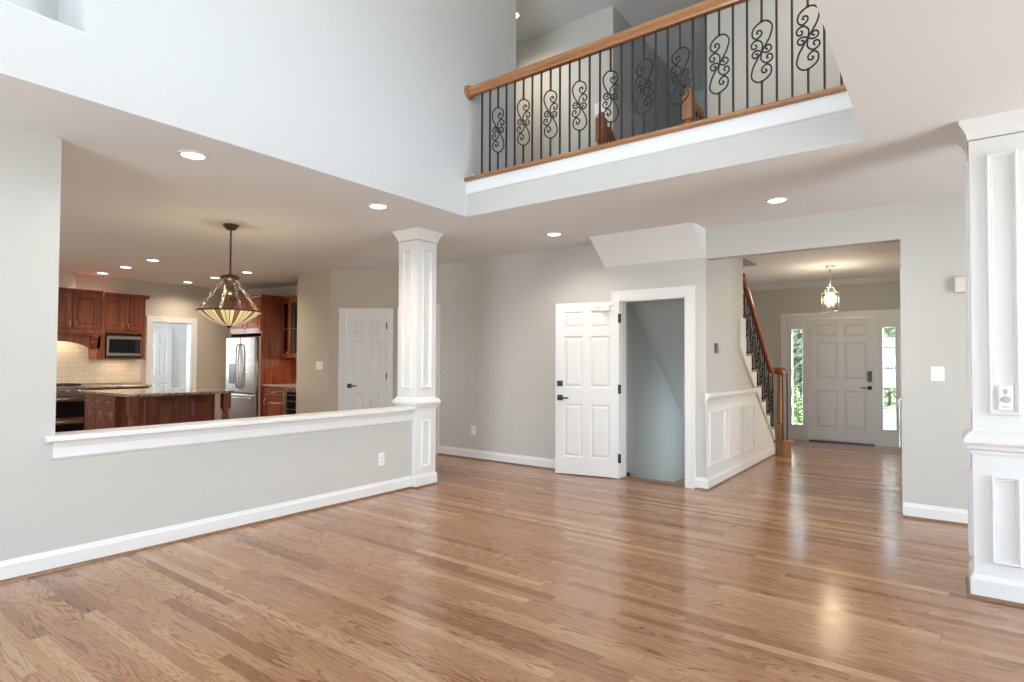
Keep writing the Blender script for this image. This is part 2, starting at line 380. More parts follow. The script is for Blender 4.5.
WL = ['tall lower window behind the room, over the left half', 'tall lower window behind the room, right of the first', 'high window in the rear wall above the first', 'high window in the rear wall above the second', 'wide patio window in the rear wall']
for i, (x0, x1, z0, z1) in enumerate(REAR_WIN):
    window(i+1, fr((x1, -3.2, z0), (-1, 0, 0), (0, 1, 0)), x1-x0, z1-z0, WL[i], 2, 3)
mb = MB(); holes(mb, 'y', 4.5, 4.62, -3.3, 11.1, 0, H1, [(1.8, 4.2, .4, 2.3)])
struct('wall_right', mb, 'wall_paint', 'right hand wall of the great room', 'wall')
window(6, fr((4.5, 1.8, .4), (0, 1, 0), (-1, 0, 0)), 2.4, 1.9, 'wide window in the right hand wall', 3, 2)
window(11, fr((-.385, .9, 3.5), (0, 1, 0), (-1, 0, 0)), 2.4, 1.3, 'high clerestory window in the right side of the void', 3, 1)  # unseen window added to go with the clerestory lamp

# back wall with the basement door, the foyer opening and the door behind the column
BD = (-2.95, -2.198, 0, 2.02)
mb = MB(); holes(mb, 'x', YB, YB+.12, -6.62, 4.5, 0, H1, [BD, (-1.98, -.295, -1, 2.395), (-6.53, -5.87, 0, 2.03)])
struct('wall_back', mb, 'wall_paint', 'greige back wall with the basement doorway and wide foyer opening', 'wall')
# sloped soffit where the stair carriage drops below the ceiling
mb = MB(); mb.prism([(YB, 2.415), (YB, H1), (5.665, H1)], -3.15, -1.98, 'x')
struct('trim_2', mb, 'ceiling_paint', 'sloped drywall soffit boxed under the stairs above the basement door', 'soffit')
# upper hall walls
mb = MB(); mb.box(-6.4, -3.05, YB, YB+.12, HF, H2); mb.box(-1.98, 1.2, YB, YB+.12, HF-.03, H2)
struct('wall_upper_back', mb, 'wall_paint', 'lit hall wall upstairs behind the balcony railing', 'wall')
mb = MB(); mb.box(-3.17, -3.05, YB+.12, 9.06, H1, H2).box(-3.17, -3.05, YB+.12, 11.0, -2.7, H1).box(-1.98, -1.88, YB+.12, 8.8, HF-.03, H2).box(-3.05, -1.98, 8.7, 8.8, HF-.03, H2)
struct('wall_stairwell', mb, 'stair_wall_paint', 'grey blue painted walls enclosing the stairwell', 'wall')
mb = MB(); mb.box(1.2, 1.3, 4.2, 6.1, HF, H2).box(-6.4, -6.3, 4.9, 6.1, HF, H2).box(-6.4, -4.13, 4.88, 4.98, HF, H2)
struct('wall_upper_ends', mb, 'wall_paint', 'end walls of the upstairs hall', 'wall')
mb = MB(); mb.box(-.255, 1.3, 4.1, 4.2, HF, H2)
struct('wall_upper_front', mb, 'wall_paint', 'upstairs wall closing the hall at the right end of the balcony', 'wall')

# wall beside and under the stairs
zl = lambda y: 1.35-(y-7.378)*.728
def zt(y): return .2047*(1+(9.194-y)/.243)            # nosing line
mb = MB(); mb.prism([(YB+.12, 0), (9.05, 0), (9.05, .10), (8.94, zl(8.94)+.02), (7.43, zl(7.43)+.02), (7.43, H1), (YB+.12, H1)], -2.08, -1.98, 'x')
struct('wall_stair', mb, 'wall_paint', 'greige wall beside the stairs above white wainscot', 'wall')
mb = MB(); mb.prism([(YB+.12, 2.415-.842*.12), (9.0, 2.415-.842*2.96), (9.0, 2.44-.842*2.96), (YB+.12, 2.44-.842*.12)], -3.05, -2.08, 'x')
struct('ceiling_stair', mb, 'stair_wall_paint', 'sloping ceiling over the basement stairs', 'ceiling')
mb = MB(); mb.box(-3.17, -1.98, 9.05, 9.15, -2.7, -.12); mb.box(-2.08, -1.98, 6.16, 9.05, -2.7, 0); mb.box(-3.17, -1.98, 6.0, 6.12, -2.7, -.12)
struct('wall_basement', mb, 'stair_wall_paint', 'basement walls below the stairs', 'wall')
mb = MB(); mb.box(-3.2, -1.9, 5.9, 9.2, -2.8, -2.7)
struct('floor_basement', mb, 'carpet', 'basement floor at the foot of the stairs', 'floor')

# foyer
mb = MB(); holes(mb, 'x', 11.0, 11.14, -3.2, 4.5, 0, H1, [(-2.22, -.56, 0, 2.11)])
struct('wall_foyer', mb, 'wall_paint', 'greige front wall of the foyer around the entry door', 'wall')
mb = MB(); holes(mb, 'y', -.29, -.18, YB+.12, 11.0, 0, H1, [(7.4, 9.6, 0, 2.3)])
struct('wall_foyer_right', mb, 'wall_paint', 'right hand wall of the foyer', 'wall')
mb = MB(); mb.prism([(10.97, H1), (10.90, H1), (10.91, H1-.02), (10.965, H1-.085), (11.0, H1-.095), (11.0, H1)], -3.05, -.29, 'x')
struct('trim_3', mb, 'white_trim', 'white crown moulding along the foyer front wall', 'trim')
mb = MB(); mb.box(-.335, -.29, 6.165, 7.3, .93, 1.0)
struct('trim_4', mb, 'white_trim', 'short white chair rail on the right foyer wall', 'trim')
mb = MB(); mb.box(-.306, -.288, 6.165, 6.24, 0, 2.15)
struct('trim_5', mb, 'white_trim', 'narrow white edge of trim inside the right side of the foyer opening', 'trim')

# kitchen shell
mb = MB(); holes(mb, 'y', -11.4, -11.25, -2.0, 6.26, 0, H1, [(4.46, 5.12, 0, 2.0)]); mb.box(-11.25, -11.03, 1.6, 3.25, 2.40, H1)
struct('wall_kitchen_left', mb, 'kitchen_paint', 'beige kitchen wall behind the range with a cased doorway', 'wall')
mb = MB(); mb.box(-11.25, -8.22, 6.14, 6.26, 0, H1).box(-8.34, -8.22, 5.55, 6.14, 0, H1).box(-8.34, -7.5, 5.43, 5.55, 0, H1)
a = Vector((-7.5, 5.43)); b_ = Vector((-6.62, YB)); d = (b_-a).normalized()
AF = fr((a.x, a.y, 0), (d.x, d.y, 0), (d.y, -d.x, 0))
LW = (b_-a).length
k = MB(AF); k.box(0, .24, 0, H1, -.12, 0).box(.90, LW, 0, H1, -.12, 0).box(.24, .90, 2.03, H1, -.12, 0)
mb.v += k.v; n0 = len(mb.v)-len(k.v); mb.f += [tuple(i+n0 for i in f) for f in k.f]; mb.sm += k.sm
struct('wall_kitchen_back', mb, 'kitchen_paint', 'beige kitchen back wall with an angled closet door wall', 'wall')
mb = MB(); holes(mb, 'x', -2.15, -2.0, -11.4, -4.6, 0, H1, [(-8.7, -6.5, .9, 2.2)])
struct('wall_kitchen_rear', mb, 'kitchen_paint', 'kitchen wall with the window over the sink', 'wall')
window(7, fr((-6.5, -2.0, .9), (-1, 0, 0), (0, 1, 0)), 2.2, 1.3, 'kitchen window', 3, 2)
mb = MB(); mb.box(-14, -13.6, 3.2, 6.4, 0, H1).box(-13.6, -11.4, 6.2, 6.35, 0, H1); holes(mb, 'x', 3.2, 3.35, -14, -11.4, 0, H1, [(-13.9+.0, -12.5, 1.0, 2.2)])
struct('wall_utility', mb, 'white_door', 'bluish white walls of the utility room past the kitchen', 'wall')
window(8, fr((-12.5, 3.35, 1.0), (-1, 0, 0), (0, 1, 0)), 1.05, 1.2, 'utility room window', 2, 2)

# ------------------------------------------------------------------ baseboards with wooden shoe moulding
BBP = [(0, 0), (.016, 0), (.016, .095), (.010, .107), (.006, .125), (0, .125)]
SHP = [(0, 0), (.030, 0), (.029, .006), (.024, .014), (.016, .018), (0, .018)]
def baseboard(name, runs, label):
    root = None
    bb = MB(); sh = MB()
    for p0, p1, n in runs:
        p0 = Vector((*p0, 0)); p1 = Vector((*p1, 0)); n = Vector((*n, 0)).normalized()
        bb.rings([[p+n*a+Vector((0, 0, z)) for a, z in BBP] for p in (p0, p1)])
        sh.rings([[p+n*a+Vector((0, 0, z)) for a, z in SHP] for p in (p0, p1)])
    o = struct(name, bb, 'white_trim', label, 'baseboard')
    sh.build('shoe_moulding', 'shoe_wood', o, label='brown wooden shoe moulding')
baseboard('baseboard_left', [((XL, -3.2), (XL, 4.25), (1, 0))], 'white baseboard along the left wall and half wall')
baseboard('baseboard_back', [((-5.765, YB), (-3.055, YB), (0, -1)), ((-2.10, YB), (-1.96, YB), (0, -1))], 'white baseboard along the back wall beside the basement door')
baseboard('baseboard_right', [((-.295, YB), (4.5, YB), (0, -1))], 'white baseboard right of the foyer opening')
baseboard('baseboard_stair', [((-1.98, YB-.01), (-1.98, 9.06), (1, 0))], 'white baseboard under the stair wainscot')
baseboard('baseboard_foyer', [((-3.05, 11.0), (-2.30, 11.0), (0, -1))], 'white baseboard beside the front door')

# ------------------------------------------------------------------ square panelled columns
PM = [(0, 0), (0, .012), (.006, .018), (.014, .018), (.020, .008), (.026, .010), (.030, 0)]
def column(cx, cy, label):
    t = thing('square_column', label, 'column', (cx, cy, 0), kind='thing')
    h = .1425
    c = MB(); c.square(cx, cy, [(h+.002, 0), (h+.002, .80), (h+.006, .80), (h+.010, .815), (h+.010, .825), (h+.022, .835), (h+.026, .855), (h+.036, .862), (h+.040, .872), (h+.040, .892), (h+.030, .905), (h+.014, .925), (h-.001, .935), (h-.001, 2.59)])
    c.build('shaft', 'white_trim', t)
    c = MB(); c.square(cx, cy, [(h+.018, 0), (h+.018, .105), (h+.012, .118), (h+.006, .13), (h+.0, .13)]); c.build('plinth', 'white_trim', t)
    c = MB(); c.square(cx, cy, [(h+.034, 0), (h+.033, .007), (h+.028, .014), (h+.018, .018), (h+.0, .018)]); c.build('shoe_moulding', 'shoe_wood', t, label='brown wooden shoe moulding')
    c = MB(); c.square(cx, cy, [(h, 2.595), (h+.007, 2.595), (h+.008, 2.612), (h+.014, 2.63), (h+.026, 2.655), (h+.040, 2.676), (h+.045, 2.685), (h+.047, H1)]); c.build('crown', 'white_trim', t)
    for u, n in (((0, 1, 0), (1, 0, 0)), ((1, 0, 0), (0, -1, 0)), ((0, -1, 0), (-1, 0, 0)), ((-1, 0, 0), (0, 1, 0))):
        for z0, z1, hw, hh in ((1.03, 2.50, .070, h-.001), (.205, .695, .066, h+.002)):
            n_ = Vector(n); q = MB(fr((cx+n_.x*hh, cy+n_.y*hh, 0), u, n)); q.rect(-hw, hw, z0, z1, PM, fill=False)
            q.build('panel_moulding', 'white_trim', t)
    return t
column(-4.5525, 4.4125, 'white square panelled column at the end of the kitchen half wall')
column(.2675, 4.3625, 'white square panelled column at the right edge with a chime button on it')

# ------------------------------------------------------------------ doors
def six_panel(frame, w_, h_, t=.035):
    """slab whose front is at local z = 0; stiles, rails and raised panels on both faces"""
    s = MB(frame); st = .105; mid = .095; pw = (w_-2*st-mid)/2; k = h_/2.0
    V = [(.20*k, .82*k), (1.01*k, 1.61*k), (1.70*k, 1.90*k)]
    cols = [(st, st+pw), (w_-st-pw, w_-st)]
    for a, b in ((0, st), (st+pw, st+pw+mid), (w_-st, w_)): s.box(a, b, 0, h_, -t, 0)
    zs = [0]+[q for v in V for q in v]+[h_]
    for a, b in cols:
        for j in range(0, 8, 2): s.box(a, b, zs[j], zs[j+1], -t, 0)
        for v0, v1 in V:
            s.rect(a, b, v0, v1, [(0, 0), (.006, -.004), (.013, -.011), (.022, -.011), (.045, -.002)])
            s.rect(a, b, v0, v1, [(0, -t), (.006, -t+.004), (.013, -t+.011), (.022, -t+.011), (.045, -t+.002)])
    return s
def casing(name, frame, w_, h_, label, cw=.105, jamb=.12):
    c = MB(frame)
    for a, s_ in ((0, -1), (w_, 1)):
        c.box(a, a+s_*cw, 0, h_+cw, 0, .016); c.box(a+s_*(cw-.022), a+s_*cw, 0, h_+cw-.022, .016, .024); c.box(a+s_*.012, a+s_*.022, 0, h_+.012, .016, .020)
        c.box(a, a-s_*.010, 0, h_, -jamb, .004)
    c.box(0, w_, h_, h_+cw, 0, .016); c.box(-cw, w_+cw, h_+cw-.022, h_+cw, .016, .024); c.box(0, w_, h_+.012, h_+.022, .016, .020); c.box(.016, w_-.016, h_-.016, h_, -jamb, .004)
    return struct(name, c, 'white_trim', label, 'door casing')
def lever(frame, u, v, parent, dirn=1, square_=True, m='black_metal', name='door_handle'):
    q = MB(frame)
    if square_: q.box(u-.033, u+.033, v-.033, v+.033, 0, .012)
    else: q.M = frame @ Matrix.Translation((u, v, 0)); q.lathe(0, 0, [(.034, 0), (.034, .008), (.026, .014), (.012, .016), (.011, .05)]); q.M = frame
    q.box(u-.011, u+.011, v-.011, v+.011, .012, .06); q.box(u-.012*dirn, u+.12*dirn, v-.009, v+.009, .048, .062)
    bevel(q.build(name, m, parent, label='black lever handle'), .003)
def hinge(frame, u, v, parent):
    q = MB(frame); q.box(u-.018, u+.018, v-.05, v+.05, -.004, .004); q.tube([(u, v-.052, .006), (u, v+.052, .006)], .007, 8)
    q.build('hinge', 'black_metal', parent, label='black hinge')

casing('trim_6', FY(BD[0], YB), BD[1]-BD[0], 2.02, 'white casing around the basement doorway')
# open basement door, hinged on the left jamb and swung almost flat against the wall
hx, hy = -2.948, 5.995; ang = math.atan2(5.83-hy, -3.70-hx)
du = Vector((-math.cos(ang), -math.sin(ang), 0)); LWD = .762
start = Vector((hx, hy, .012))-du*LWD
DF = fr(start, du, (du.y, -du.x, 0))
s = six_panel(DF, LWD, 1.992)
door = s.build('door_1', 'white_door', kind='structure', label='white six panel basement door swung open against the back wall', category='door')
lever(DF, .060, .885, door, 1)
q = MB(DF); q.box(.028, .092, 1.02, 1.085, 0, .022); bevel(q.build('deadbolt', 'black_metal', door, label='black square deadbolt'), .003)
for v in (.22, 1.0, 1.80): hinge(DF, LWD+.006, v, door)
q = MB(DF); q.box(.45, .70, 1.90, 1.915, 0, .02); q.box(.55, .655, 1.89, 1.94, 0, .045); q.tube([(.47, 1.93, .03), (.60, 1.935, .05), (.70, 1.955, .03)], .006, 6)
q.build('door_closer', 'white_plastic', door, label='white overhead door closer arm')

# door behind the column in the back wall
casing('trim_7', FY(-6.53, YB), .66, 2.03, 'white door casing beside the square column, mostly hidden by it')
s = six_panel(FY(-6.515, YB+.05, .01), .63, 2.0)
struct('door_2', s, 'white_door', 'white door in the back wall hidden behind the square column', 'door')

# angled closet door
casing('trim_8', AF @ Matrix.Translation((.24, 0, 0)), .66, 2.03, 'white casing of the angled closet door by the kitchen', cw=.085)
CF = AF @ Matrix.Translation((.258, .01, -.012))
s = six_panel(CF, .624, 2.0)
door = struct('door_3', s, 'white_door', 'white six panel closet door in the angled kitchen wall', 'door')
lever(CF, .06, .93, door, 1)
for v in (.25, 1.08, 1.84): hinge(CF, .63, v, door)

# front door unit with two sidelights
X0, X1 = -2.22, -.56
f = MB(FY(0, 11.0))
def uv(u0_, u1_, v0, v1, z0=-.10, z1=.012): f.box(u0_, u1_, v0, v1, z0, z1)
casing('trim_9', FY(X0, 11.0), X1-X0, 2.10, 'white casing around the front door and its sidelights', cw=.075)
uv(-1.895, -1.850, 0, 2.10); uv(-.903, -.858, 0, 2.10); uv(-1.85, -.903, 2.075, 2.10)
struct('trim_10', f, 'white_trim', 'white posts between the front door and the sidelights', 'trim')
def sidelight(n, u0_, u1_, g0, g1, label):
    f = MB(FY(0, 11.0)); z0, z1 = .27, 1.895
    f.box(u0_, g0, 0, 2.10, -.07, -.005).box(g1, u1_, 0, 2.10, -.07, -.005).box(g0, g1, 0, z0, -.07, -.005).box(g0, g1, z1, 2.10, -.07, -.005)
    f.rect(g0-.028, g1+.028, z0-.028, z1+.028, [(0, -.005), (0, .008), (.008, .012), (.02, .010), (.028, -.004)], fill=False)
    o = f.build('window_%d' % n, 'white_trim', origin=False, kind='structure', label=label, category='window')
    b = MB(FY(0, 11.0))
    for i in range(1, 5): zz = z0+(z1-z0)*i/5; b.box(g0, g1, zz-.010, zz+.010, -.05, -.012)
    b.build('muntin', 'white_trim', o)
    b = MB(FY(0, 11.0)); b.box(g0-.005, g1+.005, z0-.005, z1+.005, -.04, -.034); b.build('pane', 'clear_glass', o)
sidelight(9, X0+.016, -1.895, -2.118, -1.958, 'narrow five pane sidelight left of the front door')
sidelight(10, -.858, X1-.016, -.785, -.622, 'narrow five pane sidelight right of the front door')
PF = FY(-1.846, 11.02, .02)
s = six_panel(PF, .94, 2.05, .044)
door = struct('door_4', s, 'white_door', 'white six panel front door between two glazed sidelights', 'door')
lever(PF, .875, .90, door, -1, False)
q = MB(PF); q.box(.845, .905, 1.0, 1.17, 0, .025); bevel(q.build('keypad_lock', 'black_metal', door, label='dark keypad deadbolt'), .008)
q = MB(PF); q.tube([(.47, 2.02, 0), (.47, 2.02, .03)], .012, 8); q.build('door_hook', 'brushed_nickel', door)
for v in (.25, 1.03, 1.82):
    q = MB(PF); q.box(-.012, .012, v-.05, v+.05, -.002, .005); q.build('hinge', 'brushed_nickel', door, label='nickel hinge')
q = MB(); q.box(-1.85, -.904, 10.94, 11.10, 0, .019); q.build('threshold', 'bronze', door, label='dark door threshold')
mb = MB(); mb.box(-2.4, -.4, 11.13, 11.20, -.2, 0)
struct('trim_11', mb, 'concrete', 'door sill on the outside of the front door', 'trim')

# utility room past the kitchen doorway
casing('trim_12', FX(-11.25, 4.46), .66, 2.0, 'white casing of the doorway from the kitchen to the utility room', cw=.10, jamb=.15)
UF = FX(-13.55, 4.55, .01)
for i in range(2):
    s = six_panel(UF @ Matrix.Translation((i*.62, 0, .0)), .60, 1.98)
    o = struct('door_%d' % (5+i), s, 'white_door', ('left', 'right')[i]+' leaf of the white closet doors in the utility room', 'door')
    q = MB(UF); q.tube([(.56+i*.10, .98, 0), (.56+i*.10, .98, .04)], [.010, .016], 10); q.build('knob', 'brushed_nickel', o)

# ------------------------------------------------------------------ balcony edge and railing
YF = 4.2
mb = MB(); mb.box(-3.665, -.385, YF-.004, YF+.0, H1, 2.923)
struct('wall_balcony', mb, 'wall_paint', 'grey drywall band along the bottom of the balcony edge', 'wall')
mb = MB(); mb.prism([(YF, 2.915), (YF-.012, 2.917), (YF-.018, 2.928), (YF-.018, 3.036), (YF, 3.036)], -3.665, -.386, 'x')
struct('trim_13', mb, 'white_trim', 'white fascia board along the balcony edge', 'trim')
rail = thing('balcony_railing', 'oak handrail and black scroll iron balusters along the upstairs balcony', 'railing', (-2.03, YF, 3.036), kind='thing')
q = MB(); q.prism([(YF+.06, 3.036), (YF-.045, 3.036), (YF-.052, 3.045), (YF-.052, 3.062), (YF-.045, 3.070), (YF+.06, 3.070)], -3.70+.02, -.387, 'x'); q.build('shoe_rail', 'oak_rail_x', rail)
YR = YF+.01
HR = [(.0, .0), (.022, .0), (.028, .012), (.022, .028), (.034, .045), (.036, .065), (.026, .085), (.010, .094)]
hp = [(a, b) for a, b in HR]+[(-a, b) for a, b in HR[::-1] if a > 0]
q = MB(); q.rings([[(x, YR+a, 3.866+b) for a, b in hp] for x in (-3.66, -.386)]); q.build('handrail', 'oak_rail_x', rail)
q = MB(fr((-3.665, YR, 3.913), (0, 1, 0), (1, 0, 0))); q.lathe(0, 0, [(.070, 0), (.070, .012), (.063, .022), (.05, .026)], 28); q.build('rosette', 'oak_rail_x', rail)

def catmull(P, k=6):
    P = [Vector(p) for p in P]; out = []
    for i in range(len(P)-1):
        a, b, c, d = P[max(i-1, 0)], P[i], P[i+1], P[min(i+2, len(P)-1)]
        for j in range(k):
            t = j/k; out.append(.5*((2*b)+(c-a)*t+(2*a-5*b+4*c-d)*t*t+(3*b-a-3*c+d)*t**3))
    return out+[P[-1]]
SC_ = [[(160, 305), (150, 297), (160, 284), (178, 292), (178, 315), (150, 335), (124, 312), (130, 265), (175, 233), (215, 236), (243, 275), (232, 335), (205, 385), (180, 425)],
       [(140, 370), (150, 380), (142, 396), (122, 392), (116, 368), (135, 348), (162, 348), (184, 375), (182, 410), (180, 425)],
       [(180, 425), (155, 412), (130, 418), (122, 440), (138, 458), (158, 448), (152, 432), (142, 436)]]
SC = [[(-(x-180)*.00108, (425-y)*.00108) for x, y in cv] for cv in SC_]
def scroll_mb(origin, axis, flip, r=.0058, scale=1.0, mb=None):
    """double S scroll of a wrought iron baluster, in the plane of axis (horizontal) and z"""
    q = mb or MB(); o = Vector(origin); A = Vector(axis)
    for cv in SC:
        for sgn in (1, -1):
            pts = catmull([(x*sgn*flip*scale, z*sgn*scale, 0) for x, z in cv])
            q.tube([o+A*p.x+Vector((0, 0, p.y)) for p in pts], r, 6)
    return q
def sqbar(q, x, y, z0, z1, h=.0065): q.box(x-h, x+h, y-h, y+h, z0, z1); return q
pitch = .0963; x0 = -3.302-2*pitch; idx = 0
proto = {}
zc = 3.465
while True:
    x = x0+idx*pitch
    if x > -.40: break
    isS = (idx-2) % 3 == 0
    if not isS: key = 'plain'
    else: key = 's1' if (idx-2)//3 < 5 else 's2'
    if key not in proto:
        q = MB()
        if key == 'plain': sqbar(q, x, YR, 3.07, 3.868)
        else:
            sqbar(q, x, YR, 3.07, zc-.205); sqbar(q, x, YR, zc+.205, 3.868)
            for zz in (zc-.215, zc+.215): q.M = Matrix.Translation((x, YR, zz)); q.lathe(0, 0, [(.006, -.012), (.011, 0), (.006, .012)], 8); q.M = Matrix()
        if isS: scroll_mb((x, YR, zc), (1, 0, 0), 1 if key == 's1' else -1, mb=q)
        b = q.build('baluster', 'iron', rail); sc_ = None
        proto[key] = (b, sc_, x)
    else:
        b0, s0, xp = proto[key]
        b = b0.copy(); C.objects.link(b); b.parent = rail; b.location = (x-xp, 0, 0)
        if s0: d = s0.copy(); C.objects.link(d); d.parent = b
    idx += 1
# little white return block at the left end of the balcony floor
mb = MB(); mb.prism([(-3.665, 3.07), (-3.56, 3.07), (-3.665, 3.14), (-3.665, 3.14)], YF+.07, YF+.085, 'y')
struct('trim_14', mb, 'white_trim', 'tiny white baseboard return at the left end of the balcony', 'trim')
mb = MB(); mb.box(-3.05, -6.2, YB-.016, YB, HF, HF+.12); mb.box(-1.98, 1.2, YB-.016, YB, HF, HF+.12)
struct('baseboard_upper', mb, 'white_trim', 'white baseboard of the upstairs hall', 'baseboard')

# ------------------------------------------------------------------ main staircase
stair = thing('staircase', 'white and oak staircase rising from the foyer beside the wainscot wall', 'staircase', (-2.5, 9.0, 0), kind='thing')
RISE, RUN = .2047, .243
for i in range(1, 16):
    z = RISE*i; y = 9.194-(i-1)*RUN
    xr = -1.950 if i <= 7 else -2.085
    q = MB(); q.box(-3.045, xr, y-RUN-.005, y+.0, z-.028, z)
    if i == 1:
        q = MB(); pts = [(-3.045, 8.94), (-1.955, 8.94), (-1.955, 8.98)]
        cx, cy, r = -1.90, 9.10, .155
        pts += [(cx+r*math.cos(a), cy+r*math.sin(a)) for a in [math.radians(d_) for d_ in range(-70, 101, 15)]]+[(-3.045, 9.252)]
        q.prism(pts, z-.028, z, 'z')
    bevel(q.build('tread', 'oak_step', stair), .006)
    if i == 1:
        q = MB(); pts = [(-3.045, 8.95), (-1.985, 8.95), (-1.985, 9.0)]; r = .13
        pts += [(cx+r*math.cos(a), cy+r*math.sin(a)) for a in [math.radians(d_) for d_ in range(-70, 101, 15)]]+[(-3.045, 9.228)]
        q.prism(pts, 0, z-.029, 'z'); q.build('starting_step', 'oak_step', stair, label='oak bullnose starting step')
    else:
        q = MB(); q.box(-3.045, min(xr-.03, -1.985), y-.028, y-.012, z-RISE, z-.029); q.build('riser', 'white_trim', stair)
q = MB()
for i in range(2, 9):                          # one upright piece under each tread, their lower edges in one line
    y1 = 9.194-(i-1)*RUN-.012; y0_ = max(y1-RUN, 7.25)
    q.prism([(y0_, zl(y0_)), (y1, zl(y1)), (y1, RISE*i-.029), (y0_, RISE*i-.029)], -1.98, -1.958, 'x')
q.prism([(8.939, .02), (9.05, .02), (9.05, .17), (8.939, .17)], -1.98, -1.958, 'x')
q.prism([(7.22, 1.50), (7.43, 1.34), (7.43, 1.86), (7.22, 1.86)], -1.98, -1.950, 'x')
q.build('stringer', 'white_trim', stair)
q = MB()
q.sweep([(-.012, -.012), (.012, -.012), (.012, .012), (-.012, .012)], [(-1.958, 7.30, zl(7.30)+.012), (-1.958, 8.94, zl(8.94)+.012)]); q.build('stringer_moulding', 'white_trim', stair)

srail = thing('stair_railing', 'reddish oak handrail with black scroll balusters climbing the foyer stairs', 'railing', (-1.98, 9.1, .2), kind='thing')
XR = -1.995
def zr(y): return 2.33-.843*(y-7.476)
hp2 = [(a*.9, b*.78) for a, b in HR]+[(-a*.9, b*.78) for a, b in HR[::-1] if a > 0]
vol = [(XR, 7.43, zr(7.43)), (XR, 8.62, zr(8.62)), (XR, 8.80, zr(8.80)+.015), (XR, 8.92, 1.165), (XR, 9.02, 1.16)]
q = MB(); q.sweep(hp2, vol)
cx, cy = -1.92, 9.10
sp = [(cx+(.085-.05*k/24)*math.cos(PI+.5-(k/24)*2*PI*1.1)*1.0, cy+(.085-.05*k/24)*math.sin(PI+.5-(k/24)*2*PI*1.1), 1.16) for k in range(25)]
q.sweep([(-.028, .0), (.028, 0), (.034, .05), (.02, .09), (-.02, .09), (-.034, .05)], sp)
q.lathe(cx, cy, [(.03, 1.15), (.07, 1.16), (.075, 1.2), (.06, 1.245), (.02, 1.25)], 20)
q.build('handrail', 'oak_rail_y', srail)
q = MB(); q.square(cx, cy, [(.042, .205), (.042, .42), (.034, .435)]); q.lathe(cx, cy, [(.036, .435), (.040, .46), (.030, .48), (.037, .52), (.040, .60), (.036, .75), (.030, .95), (.028, 1.03), (.036, 1.05), (.030, 1.07), (.030, 1.155)], 20)
q.build('newel_post', 'oak_post', srail)
for ang_ in (20, -55, 95, 170):
    a = math.radians(ang_); q = MB(); sqbar(q, cx+.098*math.cos(a), cy+.098*math.sin(a), .205, 1.17); q.build('baluster', 'iron', srail)
for i in range(1, 9):
    z = RISE*i; y = 9.194-(i-1)*RUN
    for j, yy in enumerate((y-.045, y-.045-RUN/2)):
        if yy < 7.44 or i == 1: continue
        q = MB(); top = zr(yy)+.01
        if i == 1 and j == 0: top = 1.17
        if j == 0:
            zm = (z+top)/2; sqbar(q, XR, yy, z, zm-.19); sqbar(q, XR, yy, zm+.19, top)
        else: sqbar(q, XR, yy, z, top)
        q.box(XR-.014, XR+.014, yy-.014, yy+.014, z, z+.024)
        if j == 0: scroll_mb((XR, yy, zm), (0, 1, 0), 1, .0055, .92, mb=q)
        b = q.build('baluster', 'iron', srail)

# stair wall wainscot: chair rail and three panel frames
mb = MB(); mb.prism([(-1.98, .885), (-1.966, .885), (-1.962, .915), (-1.945, .95), (-1.928, .957), (-1.928, .99), (-1.94, .998), (-1.98, .998)], 5.995, 7.93, 'y')
struct('trim_15', mb, 'white_trim', 'white chair rail on the wainscot wall under the stairs', 'trim')
w_ = MB(); w_.prism([(6.025, 0), (9.05, 0), (9.05, .10), (8.94, zl(8.94)), (7.99, .90), (6.025, .90)], -1.98, -1.974, 'x')
wains = struct('trim_16', w_, 'white_trim', 'white wainscot with three framed panels under the stairs', 'wainscot')
for y0, y1 in ((6.10, 6.64), (6.74, 7.25), (7.37, 7.87)):
    q = MB(FX(-1.974, 0)); q.rect(y0, y1, .235, .80, PM, fill=False); q.build('panel_moulding', 'white_trim', wains)

# upstairs stair rails at the head of the flight
def upper_rail(x, y0, label, m, path, bal):
    t = thing('upstairs_newel_railing', label, 'railing', (x, y0, HF), kind='thing')
    q = MB(); q.square(x, y0, [(.045, HF), (.045, HF+.26), (.036, HF+.275)]); q.lathe(x, y0, [(.036, HF+.275), (.044, HF+.30), (.030, HF+.32), (.042, HF+.42), (.036, HF+.54), (.030, HF+.60), (.042, HF+.62), (.038, HF+.64)], 16)
    q.square(x, y0, [(.038, HF+.64), (.048, HF+.65), (.048, HF+.90), (.034, HF+.915)]); q.lathe(x, y0, [(.024, HF+.915), (.036, HF+.93), (.038, HF+.95), (.022, HF+.97), (.004, HF+.975)], 16)
    q.build('newel_post', m, t)
    big = [(a_*1.25, b_*1.1) for a_, b_ in hp2]
    q = MB(); q.sweep(big, [(x, y0+dy, HF+z) for dy, z in path]); q.build('handrail', m, t)
    for yy, z0, z1 in bal:
        q = MB(); sqbar(q, x, y0+yy, HF+z0, HF+z1); q.build('baluster', 'iron', t)
upper_rail(-2.965, 5.60, 'dark oak newel post and short rail upstairs at the left of the stair head', 'oak_rail_y', [(.02, .78), (.16, .77), (.24, .70), (.34, .60), (.9, .10)], [(.13, -.15, .78), (.25, -.28, .70), (.37, -.40, .58)])
upper_rail(-2.00, 5.60, 'honey oak newel post and level rail upstairs right of the darker one', 'oak_post', [(.02, .80), (.435, .80)], [(.11, 0, .81), (.22, 0, .81), (.33, 0, .81)])

